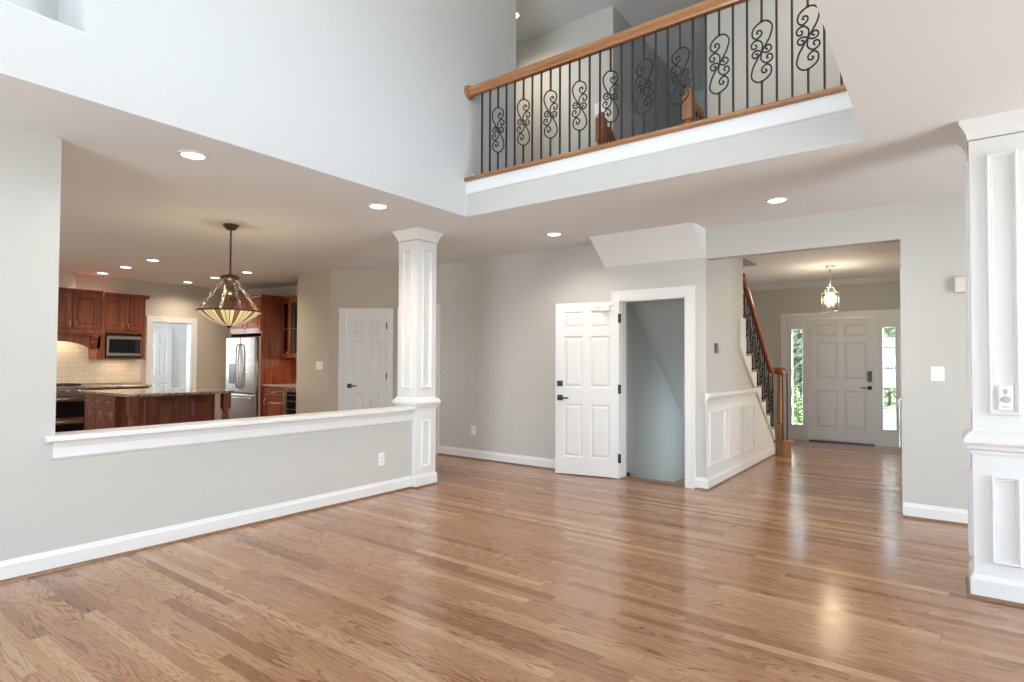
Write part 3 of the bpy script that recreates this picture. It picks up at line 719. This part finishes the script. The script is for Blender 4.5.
# basement steps seen through the doorway
bs = thing('basement_stairs', 'tan carpeted basement steps going down past the open door', 'staircase', (-2.55, 6.3, -.5), kind='thing')
q = MB(); q.box(-3.045, -2.085, 6.122, 6.44, -.5, -.18); q.build('step', 'carpet', bs)
q = MB(); q.box(-3.045, -2.085, 6.42, 9.04, -.5, -.36); q.build('landing', 'carpet', bs)
mb = MB(); mb.box(BD[0]+.003, BD[1]-.003, YB-.01, YB+.13, 0, .012)
struct('trim_17', mb, 'shoe_wood', 'wooden threshold of the basement doorway', 'threshold')

# ------------------------------------------------------------------ recessed ceiling lights
def can(x, y, z, label, power, first=[None], spread=150, group='recessed ceiling lights'):
    if first[0] is None:
        o = MB(); o.M = Matrix.Translation((x, y, z)); o.rings([[(r*math.cos(2*PI*i/32), r*math.sin(2*PI*i/32), h) for i in range(32)] for r, h in ((.095, 0), (.094, -.006), (.075, -.010), (.070, -.004), (.070, 0))], smooth=True)
        t = thing('recessed_light', label, 'ceiling light', (x, y, z), kind='thing', group=group)
        o.build('trim_ring', 'white_trim', t)
        q = MB(); q.M = Matrix.Translation((x, y, z)); q.lathe(0, 0, [(.070, -.001), (.069, -.004), (.02, -.006)], 28); q.build('lens', 'lens', t)
        first[0] = t
    else: t = dup(first[0], (x, y, z), label)
    if power:
        l = bpy.data.lights.new('can_bulb', 'SPOT'); l.energy = power; l.color = (1, .86, .70); l.spot_size = math.radians(spread); l.spot_blend = .8; l.shadow_soft_size = .06
        lo = bpy.data.objects.new('can_bulb', l); C.objects.link(lo); lo.parent = t; lo.location = (0, 0, -.03)
k_ = H1/2.705
for x, y, lab, pw in [(-4.077, 1.847, 'recessed light nearest the left, under the soffit of the tall wall', 28), (-4.063, 3.442, 'recessed light in front of the square column by the half wall', 28), (-3.39, 5.317, 'recessed light above the open basement door', 24),
        (-1.132, 5.305, 'recessed light in front of the foyer opening', 30), (-10.798, 3.533, 'kitchen recessed light closest to the cherry wall cabinets', 27), (-9.807, 3.509, 'kitchen recessed light second out from the cherry wall cabinets', 27),
        (-8.809, 3.481, 'kitchen recessed light third out from the cherry wall cabinets', 27), (-10.76, 4.827, 'kitchen recessed light by the utility doorway', 27), (-9.797, 4.827, 'kitchen recessed light beside the pendant chain', 27), (-8.79, 4.83, 'kitchen recessed light in front of the refrigerator', 27)]:
    can(x, y, H1, lab, pw)
can(-4.10, 5.50, H2, 'recessed light in the upstairs hall ceiling beside the tall wall', 26)
can(-.7, 5.20, H2, 'recessed light in the upstairs hall ceiling, hidden above the balcony', 34)

# ------------------------------------------------------------------ kitchen pendant
px, py = -5.867, 3.045
pend = thing('pendant_lamp', 'bronze chain pendant with a leaded amber glass bowl over the kitchen', 'pendant lamp', (px, py, 1.655), kind='thing')
q = MB(); q.lathe(px, py, [(.02, H1-.055), (.04, H1-.05), (.068, H1-.02), (.080, H1)], 28); q.build('canopy', 'bronze', pend)
q = MB()
def chain(q, p0, p1, L, rw, tr):
    p0, p1 = Vector(p0), Vector(p1); n = max(2, int((p1-p0).length/(L*.72))); d = (p1-p0)/n; dn = d.normalized()
    ref = Vector((1, 0, 0)) if abs(dn.x) < .8 else Vector((0, 1, 0)); s1 = dn.cross(ref).normalized(); s2 = dn.cross(s1)
    for i in range(n):
        c = p0+d*(i+.5); s_ = s1 if i % 2 else s2
        q.tube([c+dn*(L/2*math.sin(a))+s_*(rw*math.cos(a)) for a in [2*PI*k/10 for k in range(10)]], tr, 5, closed=True)
chain(q, (px, py, H1-.05), (px, py, 2.19), .045, .010, .0035); q.tube([(px, py, H1-.05), (px, py, 2.18)], .003, 5); q.build('chain', 'bronze', pend)
q = MB(); q.lathe(px, py, [(.012, 2.20), (.05, 2.185), (.088, 2.175), (.088, 2.150), (.06, 2.145), (.045, 2.10), (.03, 2.07), (.034, 2.03), (.02, 1.99)], 24); q.build('hub', 'bronze', pend)
for k in range(4):
    a = math.radians(152.6+20)+k*PI/2; q = MB(); e = (px+.285*math.cos(a), py+.285*math.sin(a), 1.832)
    chain(q, (px+.06*math.cos(a), py+.06*math.sin(a), 2.145), e, .075, .014, .0055); q.build('hanger_chain', 'aged_nickel', pend)
q = MB(); R0 = [(.298, 1.822), (.305, 1.825), (.305, 1.812), (.298, 1.808)]
q.rings([[(px+r*math.cos(2*PI*i/32), py+r*math.sin(2*PI*i/32), z) for i in range(32)] for r, z in R0], closed=True); q.build('rim', 'bronze', pend)
q = MB(); q.M = Matrix.Translation((px, py, 0)); q.rings([[(r*math.cos(2*PI*i/32), r*math.sin(2*PI*i/32), z) for i in range(32)] for r, z in ((.300, 1.815), (.24, 1.765), (.16, 1.71), (.08, 1.675), (.03, 1.668))], cap0=False)
q.build('glass_bowl', 'stained_glass', pend, label='amber and cream leaded glass bowl')
q = MB(); q.lathe(px, py, [(.004, 1.672), (.026, 1.67), (.028, 1.66), (.012, 1.652), (.004, 1.64)], 14); q.build('finial', 'bronze', pend)
for k in range(3):
    a = k*2*PI/3; q = MB(); q.M = Matrix.Translation((px+.07*math.cos(a), py+.07*math.sin(a), 1.735)); q.lathe(0, 0, [(.012, -.03), (.022, -.005), (.028, .025), (.02, .05), (.004, .06)], 12); q.build('bulb', 'bulb', pend)
l = bpy.data.lights.new('pendant_glow', 'POINT'); l.energy = 7; l.color = (1, .82, .58); l.shadow_soft_size = .08
lo = bpy.data.objects.new('pendant_glow', l); C.objects.link(lo); lo.parent = pend; lo.location = (0, 0, .26)

# ------------------------------------------------------------------ foyer lantern
lx, ly = -1.29, 9.31
lan = thing('lantern_pendant', 'cylindrical glass lantern hanging in the foyer before the front door', 'pendant lamp', (lx, ly, 2.07), kind='thing')
q = MB(); q.lathe(lx, ly, [(.02, H1-.03), (.055, H1-.02), (.062, H1)], 24); q.tube([(lx, ly, H1-.02), (lx, ly, 2.40)], .007, 8); q.lathe(lx, ly, [(.01, 2.47), (.022, 2.45), (.012, 2.43)], 12); q.build('stem', 'brushed_nickel', lan)
q = MB()
for k in range(4):
    a = k*PI/2+.5; q.tube(catmull([(lx+r*math.cos(a), ly+r*math.sin(a), z) for r, z in ((.01, 2.395), (.045, 2.395), (.06, 2.36), (.085, 2.325))], 4), .005, 6)
for z in (2.315, 2.045): q.rings([[(lx+r*math.cos(2*PI*i/24), ly+r*math.sin(2*PI*i/24), z+h) for i in range(24)] for r, h in ((.104, 0), (.112, 0), (.112, .012), (.104, .012))], closed=True)
for k in range(6):
    a = k*PI/3+.2; q.tube([(lx+.108*math.cos(a), ly+.108*math.sin(a), z) for z in (2.05, 2.32)], .004, 6)
q.build('cage', 'brushed_nickel', lan)
q = MB(); q.rings([[(lx+.102*math.cos(2*PI*i/24), ly+.102*math.sin(2*PI*i/24), z) for i in range(24)] for z in (2.055, 2.318)], False, False); q.build('glass_shade', 'lantern_glass', lan)
for k in range(3):
    a = k*2*PI/3+.4; bx, by = lx+.04*math.cos(a), ly+.04*math.sin(a)
    q = MB(); q.lathe(bx, by, [(.010, 2.10), (.010, 2.17)], 10); c_ = q.build('candle_sleeve', 'white_plastic', lan)
    q = MB(); q.lathe(bx, by, [(.007, 2.17), (.014, 2.195), (.010, 2.22), (.002, 2.25)], 10); q.build('bulb', 'bulb', lan)
l = bpy.data.lights.new('lantern_glow', 'POINT'); l.energy = 17; l.color = (1, .80, .56); l.shadow_soft_size = .12
lo = bpy.data.objects.new('lantern_glow', l); C.objects.link(lo); lo.parent = lan; lo.location = (0, 0, .17)

# ------------------------------------------------------------------ kitchen
RP = [(0, 0), (0, .016), (.004, .020), (.052, .020), (.058, .014), (.064, .010), (.072, .010), (.095, .019)]
def rdoor(frame, u0_, u1_, v0, v1, parent, knob=None, m='cherry', kname='knob', name='door', prof=RP, pull=None):
    q = MB(frame); k = min(1, (min(u1_-u0_, v1-v0)/2-.005)/.095)
    q.rect(u0_, u1_, v0, v1, [(d_*k, h_) for d_, h_ in prof]); o = q.build(name, m, parent)
    if knob:
        q = MB(frame)
        if pull == 'h': q.tube(catmull([(knob[0]-.045, knob[1], .018), (knob[0]-.03, knob[1]-.006, .040), (knob[0]+.03, knob[1]-.006, .040), (knob[0]+.045, knob[1], .018)], 4), .005, 6)
        else: q.tube(catmull([(knob[0], knob[1]-.045, .018), (knob[0]-.004, knob[1]-.03, .040), (knob[0]-.004, knob[1]+.03, .040), (knob[0], knob[1]+.045, .018)], 4), .005, 6)
        q.build('pull', 'brushed_nickel', o, label='nickel pull')
    return o
FXK = FX(-10.87, 0)
# hood cabinet with mantel over the range
cab = thing('range_hood_cabinet', 'cherry wall cabinet with arched mantel and corbel above the range', 'cabinet', (-11.05, 2.9, 1.44), kind='thing')
q = MB(); q.box(-11.245, -10.87, 2.22, 3.56, 1.79, 2.385); q.build('body', 'cherry', cab)
for y0, y1, kn in ((2.26, 2.56, 2.53), (2.57, 2.90, 2.6), (2.91, 3.16, 3.13), (3.17, 3.53, 3.21)): rdoor(FXK, y0, y1, 1.80, 2.35, cab, (kn, 1.88))
q = MB(); q.prism([(-10.87, 2.36), (-10.85, 2.36), (-10.82, 2.40), (-10.80, 2.405), (-10.80, 2.42), (-11.245, 2.42), (-11.245, 2.385), (-10.87, 2.385)], 2.2, 3.56, 'y'); q.build('crown', 'cherry', cab)
q = MB(); q.box(-11.245, -10.80, 2.20, 3.56, 1.735, 1.79).box(-11.245, -10.825, 2.21, 3.56, 1.70, 1.735); q.build('mantel_shelf', 'cherry', cab)
arch = [(2.24, 1.70), (2.24, 1.50)]+[(2.88-.52*math.cos(a), 1.47+.135*math.sin(a)) for a in [PI*k/16 for k in range(17)]]+[(3.545, 1.50), (3.545, 1.70)]
q = MB(); q.prism(arch, -10.88, -10.86, 'x'); q.build('arched_valance', 'cherry', cab)
q = MB(); q.box(-11.245, -10.86, 3.50, 3.56, 1.325, 1.70); q.build('side_panel', 'cherry', cab)
for yy in (2.31, 3.445):
    q = MB(); q.prism([(-10.86, 1.70), (-10.76, 1.70), (-10.765, 1.66), (-10.80, 1.62), (-10.795, 1.585), (-10.82, 1.54), (-10.845, 1.52), (-10.86, 1.47)], yy-.045, yy+.045, 'y')
    q.box(-10.86, -10.752, yy-.052, yy+.052, 1.675, 1.70).box(-10.86, -10.79, yy-.05, yy+.05, 1.575, 1.60); bevel(q.build('corbel', 'cherry', cab), .008)
# microwave cabinet
cab = thing('microwave_cabinet', 'cherry wall cabinet with an open shelf holding the microwave', 'cabinet', (-11.05, 3.88, 1.32), kind='thing')
q = MB(); q.box(-11.245, -10.87, 3.565, 4.195, 1.755, 2.365).box(-11.245, -10.87, 3.565, 3.61, 1.345, 1.755).box(-11.245, -10.87, 4.15, 4.195, 1.345, 1.755).box(-11.245, -11.2, 3.61, 4.15, 1.345, 1.755); q.build('body', 'cherry', cab)
for y0, y1, kn in ((3.60, 3.885, 3.85), (3.895, 4.175, 3.93)): rdoor(FXK, y0, y1, 1.80, 2.34, cab, (kn, 1.88))
q = MB(); q.box(-11.245, -10.85, 3.565, 4.21, 1.325, 1.345); q.build('shelf', 'cherry', cab)
q = MB(); q.prism([(-10.87, 2.345), (-10.85, 2.345), (-10.82, 2.385), (-10.80, 2.39), (-10.80, 2.405), (-11.245, 2.405), (-11.245, 2.365), (-10.87, 2.365)], 3.58, 4.235, 'y'); q.build('crown', 'cherry', cab)
mw = thing('microwave', 'stainless microwave on the cherry cabinet shelf', 'microwave', (-11.0, 3.88, 1.346), kind='thing')
q = MB(); q.box(-11.19, -10.875, 3.63, 4.135, 1.348, 1.72); q.build('body', 'black_enamel', mw)
q = MB(FX(-10.875, 0)); q.box(3.63, 4.135, 1.655, 1.705, 0, .02).box(3.63, 4.135, 1.385, 1.43, 0, .02).box(3.63, 3.665, 1.43, 1.655, 0, .02).box(4.12, 4.135, 1.43, 1.655, 0, .02); q.build('door_frame', 'stainless', mw)
q = MB(FX(-10.875, 0)); q.box(3.66, 4.125, 1.425, 1.66, .002, .018); q.build('window', 'black_glass', mw)
q = MB(FX(-10.875, 0)); q.box(4.05, 4.105, 1.44, 1.645, .018, .020); q.build('keypad', 'black_enamel', mw)
# backsplash
mb = MB(); mb.box(-11.25, -11.238, 2.2, 4.28, .93, 1.76)
struct('trim_18', mb, 'tile', 'beige subway tile backsplash behind the range', 'backsplash')
# range
rg = thing('range', 'stainless double oven range with black glass doors below the hood', 'range', (-10.95, 2.9, 0), kind='thing')
q = MB(); q.box(-11.23, -10.62, 2.515, 3.275, .05, .90); q.build('body', 'stainless', rg)
q = MB(FX(-10.62, 0)); q.box(2.515, 3.275, .765, .905, 0, .03); q.build('control_panel', 'stainless', rg)
for k in range(5): 
    q = MB(FX(-10.59, 2.6+k*.148, .84)); q.lathe(0, 0, [(.022, 0), (.022, .012), (.018, .03), (.004, .032)], 16); q.build('knob', 'brushed_nickel', rg)
q = MB(); q.box(-11.22, -10.61, 2.52, 3.27, .90, .915); q.build('cooktop', 'stainless', rg)
q = MB()
for k in range(3):
    y0 = 2.54+k*.24
    for yy in (y0, y0+.11, y0+.22): q.box(-11.18, -10.66, yy-.007, yy+.007, .93, .945)
    for xx in (-11.15, -10.92, -10.69): q.box(xx-.007, xx+.007, y0, y0+.22, .915, .943)
q.build('grate', 'black_enamel', rg)
for z0, z1 in ((.44, .75), (.08, .41)):
    q = MB(FX(-10.62, 0)); q.box(2.525, 3.265, z0, z1, 0, .022); o = q.build('oven_door', 'stainless', rg)
    q = MB(FX(-10.62, 0)); q.box(2.53, 3.26, z0+.005, z1-.065, .022, .028); q.build('oven_glass', 'black_glass', o)
    q = MB(FX(-10.62, 0)); q.tube([(2.57, z1-.03, .06), (3.22, z1-.03, .06)], .013, 10); q.box(2.58, 2.60, z1-.04, z1-.02, .02, .06).box(3.19, 3.21, z1-.04, z1-.02, .02, .06); q.build('oven_handle', 'stainless', o)
# base cabinet right of the range
cab = thing('base_cabinet', 'cherry base cabinet right of the range', 'cabinet', (-10.95, 3.75, 0), kind='thing')
q = MB(); q.box(-11.24, -10.63, 3.285, 4.18, .10, .87).box(-11.24, -10.69, 3.285, 4.18, 0, .10); q.build('body', 'cherry', cab)
for y0, y1 in ((3.30, 3.73), (3.745, 4.17)):
    rdoor(FX(-10.63, 0), y0, y1, .12, .68, cab, (y0+.05, .6)); rdoor(FX(-10.63, 0), y0, y1, .70, .855, cab, ((y0+y1)/2, .775), name='drawer', pull='h')
q = MB(); q.box(-11.24, -10.595, 3.28, 4.21, .872, .905)
bevel(q.build('countertop', 'granite', None, kind='thing', label='granite worktop on the cabinet right of the range', category='countertop'), .008)
# left of the range, hidden behind the wall in the photograph
# island
isl = thing('island_cabinet', 'dark cherry kitchen island with panelled side and turned posts', 'kitchen island', (-8.6, 3.5, 0), kind='thing')
q = MB(); q.box(-9.20, -8.185, 2.86, 4.06, .10, .872).box(-9.14, -8.22, 2.92, 4.0, 0, .10); q.build('body', 'cherry', isl)
FI = FY(0, 2.86)
for x0_, x1_ in ((-9.19, -8.905), (-8.895, -8.55), (-8.54, -8.20)):
    rdoor(FI, x0_, x1_, .705, .86, isl, ((x0_+x1_)/2, .79), name='drawer', pull='h'); rdoor(FI, x0_, x1_, .12, .69, isl, (x1_-.05, .62))
FS = FX(-8.185, 0)
for y0, y1 in ((2.93, 3.19), (3.30, 3.58), (3.70, 4.03)): rdoor(FS, y0, y1, .16, .82, isl, None, name='side_panel', prof=[(0, 0), (0, .012), (.006, .016), (.02, .014), (.03, .004), (.06, .004), (.085, .012)])
for yy in (2.90, 4.03):
    q = MB(); lx_ = -7.83; q.square(lx_, yy, [(.048, .66), (.048, .872)]); q.lathe(lx_, yy, [(.04, .66), (.05, .64), (.034, .62), (.044, .58), (.046, .50), (.036, .30), (.03, .22), (.044, .20), (.034, .18), (.04, .16)][::-1], 16); q.square(lx_, yy, [(.046, 0), (.046, .16)])
    q.build('post', 'cherry', isl)
q = MB(); q.prism([(-9.24, 2.81), (-7.80, 2.81), (-7.755, 2.83), (-7.74, 2.87), (-7.74, 4.06), (-7.755, 4.10), (-7.80, 4.12), (-9.24, 4.12)], .873, .906, 'z')
bevel(q.build('countertop', 'granite', None, kind='thing', label='speckled granite top of the kitchen island', category='countertop'), .008)
# refrigerator, facing the island
YFR = 5.455
ref = thing('refrigerator', 'stainless french door refrigerator beside the tall cherry panel', 'refrigerator', (-10.0, 5.7, 0), kind='thing')
q = MB(); q.box(-10.51, -9.53, YFR+.02, 6.12, .02, 1.735); q.build('body', 'grey_plastic', ref)
FR = FY(0, YFR+.02)
dl = MB(FR); dl.box(-10.52, -10.015, .74, 1.735, .004, .075); o = bevel(dl.build('door', 'stainless', ref), .02, 3)
q = MB(FR); q.box(-10.39, -10.20, .90, 1.26, .076, .080); d_ = q.build('dispenser', 'black_enamel', o); 
q = MB(FR); q.tube(catmull([(-10.055, .84, .075), (-10.055, .88, .12), (-10.045, 1.2, .135), (-10.055, 1.55, .12), (-10.055, 1.60, .075)], 5), .014, 8); q.build('door_handle', 'stainless', o)
dl = MB(FR); dl.box(-10.005, -9.52, .74, 1.735, .004, .075); o = bevel(dl.build('door', 'stainless', ref), .02, 3)
q = MB(FR); q.tube(catmull([(-9.965, .84, .075), (-9.965, .88, .12), (-9.975, 1.2, .135), (-9.965, 1.55, .12), (-9.965, 1.60, .075)], 5), .014, 8); q.build('door_handle', 'stainless', o)
dl = MB(FR); dl.box(-10.52, -9.52, .06, .73, .004, .075); o = bevel(dl.build('freezer_drawer', 'stainless', ref), .02, 3)
q = MB(FR); q.tube(catmull([(-10.44, .66, .075), (-10.40, .66, .125), (-10.02, .66, .135), (-9.64, .66, .125), (-9.60, .66, .075)], 5), .014, 8); q.build('drawer_handle', 'stainless', o)
# refrigerator enclosure
cab = thing('refrigerator_cabinet', 'tall cherry cabinet surround above and beside the refrigerator', 'cabinet', (-9.9, 5.85, 0), kind='thing')
q = MB(); q.box(-10.55, -9.49, 5.50, 6.135, 1.80, 2.43); q.build('body', 'cherry', cab)
FC = FY(0, 5.50)
for x0_, x1_, kn in ((-10.53, -10.025, -10.07), (-10.015, -9.515, -9.97)): rdoor(FC, x0_, x1_, 1.83, 2.40, cab, (kn, 1.92))
q = MB(); q.box(-9.515, -9.49, 5.50, 6.135, 0, 1.80); q.build('side_panel', 'cherry', cab)
q = MB(); q.box(-10.55, -10.53, 5.50, 6.135, 0, 1.80); q.build('side_panel', 'cherry', cab)
q = MB(); q.box(-10.58, -9.488, 5.47, 6.135, 2.43, 2.465); bevel(q.build('crown', 'cherry', cab), .012)
# glass cabinet, base cabinet, wine cooler in the corner
cab = thing('glass_wall_cabinet', 'cherry wall cabinet with glass doors beyond the refrigerator', 'cabinet', (-8.8, 5.95, 1.33), kind='thing')
ply = [(-9.485, 6.135), (-9.485, 5.91), (-9.05, 5.75), (-8.35, 5.75), (-8.35, 6.135)]
q = MB(); q.prism(ply, 1.36, 1.38, 'z'); q.prism(ply, 2.38, 2.40, 'z'); q.box(-9.48, -8.35, 6.115, 6.135, 1.38, 2.38).box(-8.37, -8.35, 5.77, 6.115, 1.38, 2.38).box(-9.2, -8.37, 5.95, 6.115, 1.7, 1.715).box(-9.2, -8.37, 5.95, 6.115, 2.04, 2.055); q.build('body', 'cherry', cab)
q = MB(); q.prism([(x*1.0+(.03 if x > -9 else -.0), y-(.03 if y < 6.1 else 0)) for x, y in ply], 2.40, 2.43, 'z'); q.build('crown', 'cherry', cab)
da = Vector((.435, -.16, 0)); na = Vector((-.16, -.435, 0))
for o_, u_, n_, wd in (((-9.485, 5.91, 0), da, na, da.length), ((-9.05, 5.75, 0), Vector((1, 0, 0)), Vector((0, -1, 0)), .35), ((-8.70, 5.75, 0), Vector((1, 0, 0)), Vector((0, -1, 0)), .35)):
    F_ = fr(o_, u_, n_); q = MB(F_); q.box(.005, .055, 1.38, 2.38, 0, .02).box(wd-.055, wd-.005, 1.38, 2.38, 0, .02).box(.055, wd-.055, 1.38, 1.44, 0, .02).box(.055, wd-.055, 2.32, 2.38, 0, .02).box(.055, wd-.055, 1.86, 1.875, .004, .018); o = q.build('door', 'cherry', cab)
    q = MB(F_); q.box(.05, wd-.05, 1.43, 2.33, .006, .010); q.build('glass_pane', 'cabinet_glass', o)
    q = MB(F_); q.tube([(wd-.03, 1.46, .02), (wd-.03, 1.46, .045)], [.008, .013], 8); q.build('knob', 'brushed_nickel', o)
cab = thing('drawer_cabinet', 'cherry base cabinet with a drawer between refrigerator and wine cooler', 'cabinet', (-9.1, 5.8, 0), kind='thing')
q = MB(); q.box(-9.485, -8.83, 5.55, 6.13, .10, .868).box(-9.485, -8.83, 5.60, 6.13, 0, .10); q.build('body', 'cherry', cab)
FB = FY(0, 5.55); rdoor(FB, -9.47, -8.845, .70, .855, cab, (-9.15, .775), name='drawer', pull='h'); rdoor(FB, -9.47, -8.845, .12, .685, cab, (-9.41, .61))
wc = thing('wine_cooler', 'black glass front wine cooler under the corner counter', 'wine cooler', (-8.58, 5.8, 0), kind='thing')
q = MB(); q.box(-8.82, -8.36, 5.57, 6.12, .02, .865); q.build('body', 'black_enamel', wc)
q = MB(FB); q.box(-8.82, -8.77, .10, .86, 0, .02).box(-8.41, -8.36, .10, .86, 0, .02).box(-8.77, -8.41, .80, .86, 0, .02).box(-8.77, -8.41, .10, .15, 0, .02); o = q.build('door', 'stainless', wc)
q = MB(FB); q.box(-8.77, -8.41, .15, .80, .002, .010); q.build('glass_pane', 'black_glass', o)
q = MB(FB); q.tube([(-8.79, .30, .055), (-8.79, .78, .055)], .010, 8); q.box(-8.798, -8.782, .32, .335, .02, .055).box(-8.798, -8.782, .745, .76, .02, .055); q.build('handle', 'stainless', o)
q = MB(FB)
for z in (.25, .38, .51, .64, .74): q.box(-8.765, -8.415, z, z+.014, .011, .014)
q.build('rack', 'stainless', wc)
q = MB(); q.box(-9.485, -8.345, 5.52, 6.135, .87, .905)
bevel(q.build('countertop', 'granite', None, kind='thing', label='granite counter over the wine cooler in the far corner', category='countertop'), .008)
mb = MB(); mb.box(-9.485, -8.345, 6.128, 6.14, .906, 1.36)
struct('trim_19', mb, 'cherry', 'wood backsplash panel behind the corner counter', 'backsplash')
def under(loc, sx, sy, pw):
    l = area('under_cabinet_lamp', loc, (0, 0, -1), sx, sy, pw, (1, .80, .55)); return l
under((-8.8, 5.98, 1.35), .7, .08, 6)
under((-11.05, 2.95, 1.68), .2, .8, 5)
under((-11.02, 3.88, 1.315), .1, .4, 2)

# ------------------------------------------------------------------ switches, outlets and wall devices
def plate(frame, w_, h_, label, cat, name, kind_, m='white_plastic'):
    q = MB(frame); q.rect(-w_/2, w_/2, -h_/2, h_/2, [(0, 0), (0, .003), (.004, .006)]); o = q.build(name, m, None, kind='thing', label=label, category=cat)
    if kind_ == 'outlet':
        for dv in (.021, -.021):
            q = MB(frame); q.box(-.017, .017, dv-.014, dv+.014, .006, .009); s_ = q.build('socket', 'white_plastic', o)
            q = MB(frame); q.box(-.008, -.005, dv-.004, dv+.006, .009, .0095).box(.005, .008, dv-.004, dv+.006, .009, .0095); q.build('slot', 'black_enamel', s_)
    elif kind_ == 'switch':
        n = max(1, round(w_/.07)); 
        for i in range(n):
            cx_ = (i-(n-1)/2)*.046; q = MB(frame); q.box(cx_-.016, cx_+.016, -.032, .032, .006, .010); q.build('rocker', 'white_plastic', o)
    return o
plate(FX(XL, 3.855, .345), .075, .12, 'white outlet low on the half wall left of the square column', 'outlet', 'wall_outlet', 'outlet')
plate(FY(-5.13, YB, .38), .075, .12, 'white outlet low on the back wall right of the square column', 'outlet', 'wall_outlet', 'outlet')
plate(FY(-.045, YB, 1.228), .095, .125, 'white light switch on the wall right of the foyer opening', 'light switch', 'light_switch', 'switch')
plate(FY(-7.73, 5.43, 1.245), .17, .125, 'white three gang switch on the kitchen wall left of the closet door', 'light switch', 'light_switch', 'switch')
plate(FY(-.65, YB, 3.98), .075, .12, 'white switch upstairs on the hall wall at the right of the balcony', 'light switch', 'light_switch', 'switch')
plate(FY(-3.22, YB, 4.30), .14, .14, 'white plate upstairs on the hall wall above the dark newel', 'wall plate', 'wall_plate', 'blank')
q = MB(FX(-1.98, 6.365, 1.473)); q.box(-.055, .055, -.055, .055, 0, .012); th = bevel(q.build('thermostat', 'black_enamel', None, kind='thing', label='small dark thermostat on the wall beside the stairs', category='thermostat'), .01, 3)
q = MB(FX(-1.98, 6.365, 1.473)); q.box(-.040, .040, -.040, .040, .012, .016); q.build('screen', 'black_glass', th)
q = MB(FY(.20, YB, 1.963)); q.box(-.125, .125, -.062, .062, 0, .05); ch = bevel(q.build('door_chime', 'beige_plastic', None, kind='thing', label='beige door chime box high on the wall beside the right column', category='door chime'), .008)
cf = FY(.270, 4.3625-.1415, 1.125)
q = MB(cf); q.box(-.032, .032, -.068, .068, 0, .022); ic = bevel(q.build('chime_button', 'white_plastic', None, kind='thing', label='small white push button device stuck on the right column', category='doorbell'), .005)
q = MB(cf @ Matrix.Translation((0, -.008, .022))); q.rings([[(r*1.25*math.cos(2*PI*i/20), r*math.sin(2*PI*i/20), h) for i in range(20)] for r, h in ((.019, 0), (.019, .002), (.015, .003))]); q.build('speaker', 'grey_plastic', ic, label='grey oval speaker')
q = MB(cf @ Matrix.Translation((0, .036, .022))); q.rings([[(r*.7*math.cos(2*PI*i/20), r*1.3*math.sin(2*PI*i/20), h) for i in range(20)] for r, h in ((.013, 0), (.013, .002), (.009, .003))]); q.build('button', 'grey_plastic', ic, label='grey oval button')
q = MB(cf); q.box(-.016, .016, -.052, -.046, .022, .023); q.build('nameplate', 'grey_plastic', ic)

# ------------------------------------------------------------------ outside the front door
mb = MB(); mb.box(-40, 40, 11.2, 70, -.35, -.25)
struct('ground', mb, 'lawn', 'green front lawn seen through the sidelights', 'lawn')
mb = MB(); mb.box(-2.4, 1.5, 11.2, 13.2, -.25, -.04)
struct('path', mb, 'concrete', 'pale concrete landing outside the front door', 'path')
mb = MB(); mb.box(-40, 40, 19, 24, -.25, -.23)
struct('road', mb, 'concrete', 'pale street beyond the lawn', 'road')
def leaves(mb, c, R, n, size):
    for _ in range(n):
        while True:
            p = Vector([random.uniform(-1, 1) for _ in range(3)])
            if .25 < p.length < 1: break
        p = Vector((c[0]+p.x*R[0], c[1]+p.y*R[1], c[2]+p.z*R[2])); a = Vector([random.gauss(0, 1) for _ in range(3)]).normalized(); b = a.orthogonal().normalized(); c2 = a.cross(b); s_ = size*random.uniform(.6, 1.3)
        mb.add([p-b*s_, p+c2*s_*.45, p+b*s_, p-c2*s_*.45], [(0, 1, 2, 3)])
def plant(name, label, cat, x, y, r, h, trunk, m, n, size):
    t = thing(name, label, cat, (x, y, -.25), kind='thing')
    q = MB(); leaves(q, (x, y, -.25+trunk+h/2), (r, r, h/2), n, size); q.build('foliage', m, t)
    q = MB(); q.tube([(x, y, -.25), (x+.03, y, -.25+trunk*.6), (x, y, -.25+trunk+h*.5)], [.05+.04*trunk, .04+.03*trunk, .02], 8); q.build('stem' if trunk < 1 else 'trunk', 'bark', t)
plant('shrub', 'leafy shrub outside the left sidelight', 'shrub', -2.75, 13.6, .5, .8, .15, 'leaf', 900, .06)
for tx, ty, lab in ((-7.7, 26, 'pale leafy tree outside, leftmost seen through the left sidelight'), (-4.9, 27, 'pale leafy tree outside in the middle of the left sidelight'), (-3.1, 29, 'pale leafy tree outside, hidden behind the front door'),
                    (-1.68, 26, 'pale leafy tree outside in the middle of the right sidelight'), (.9, 29, 'pale leafy tree outside, rightmost beyond the right sidelight')):
    plant('street_tree', lab, 'tree', tx, ty, 1.25, 5.6, .25, 'pale_leaf', 3400, .17)
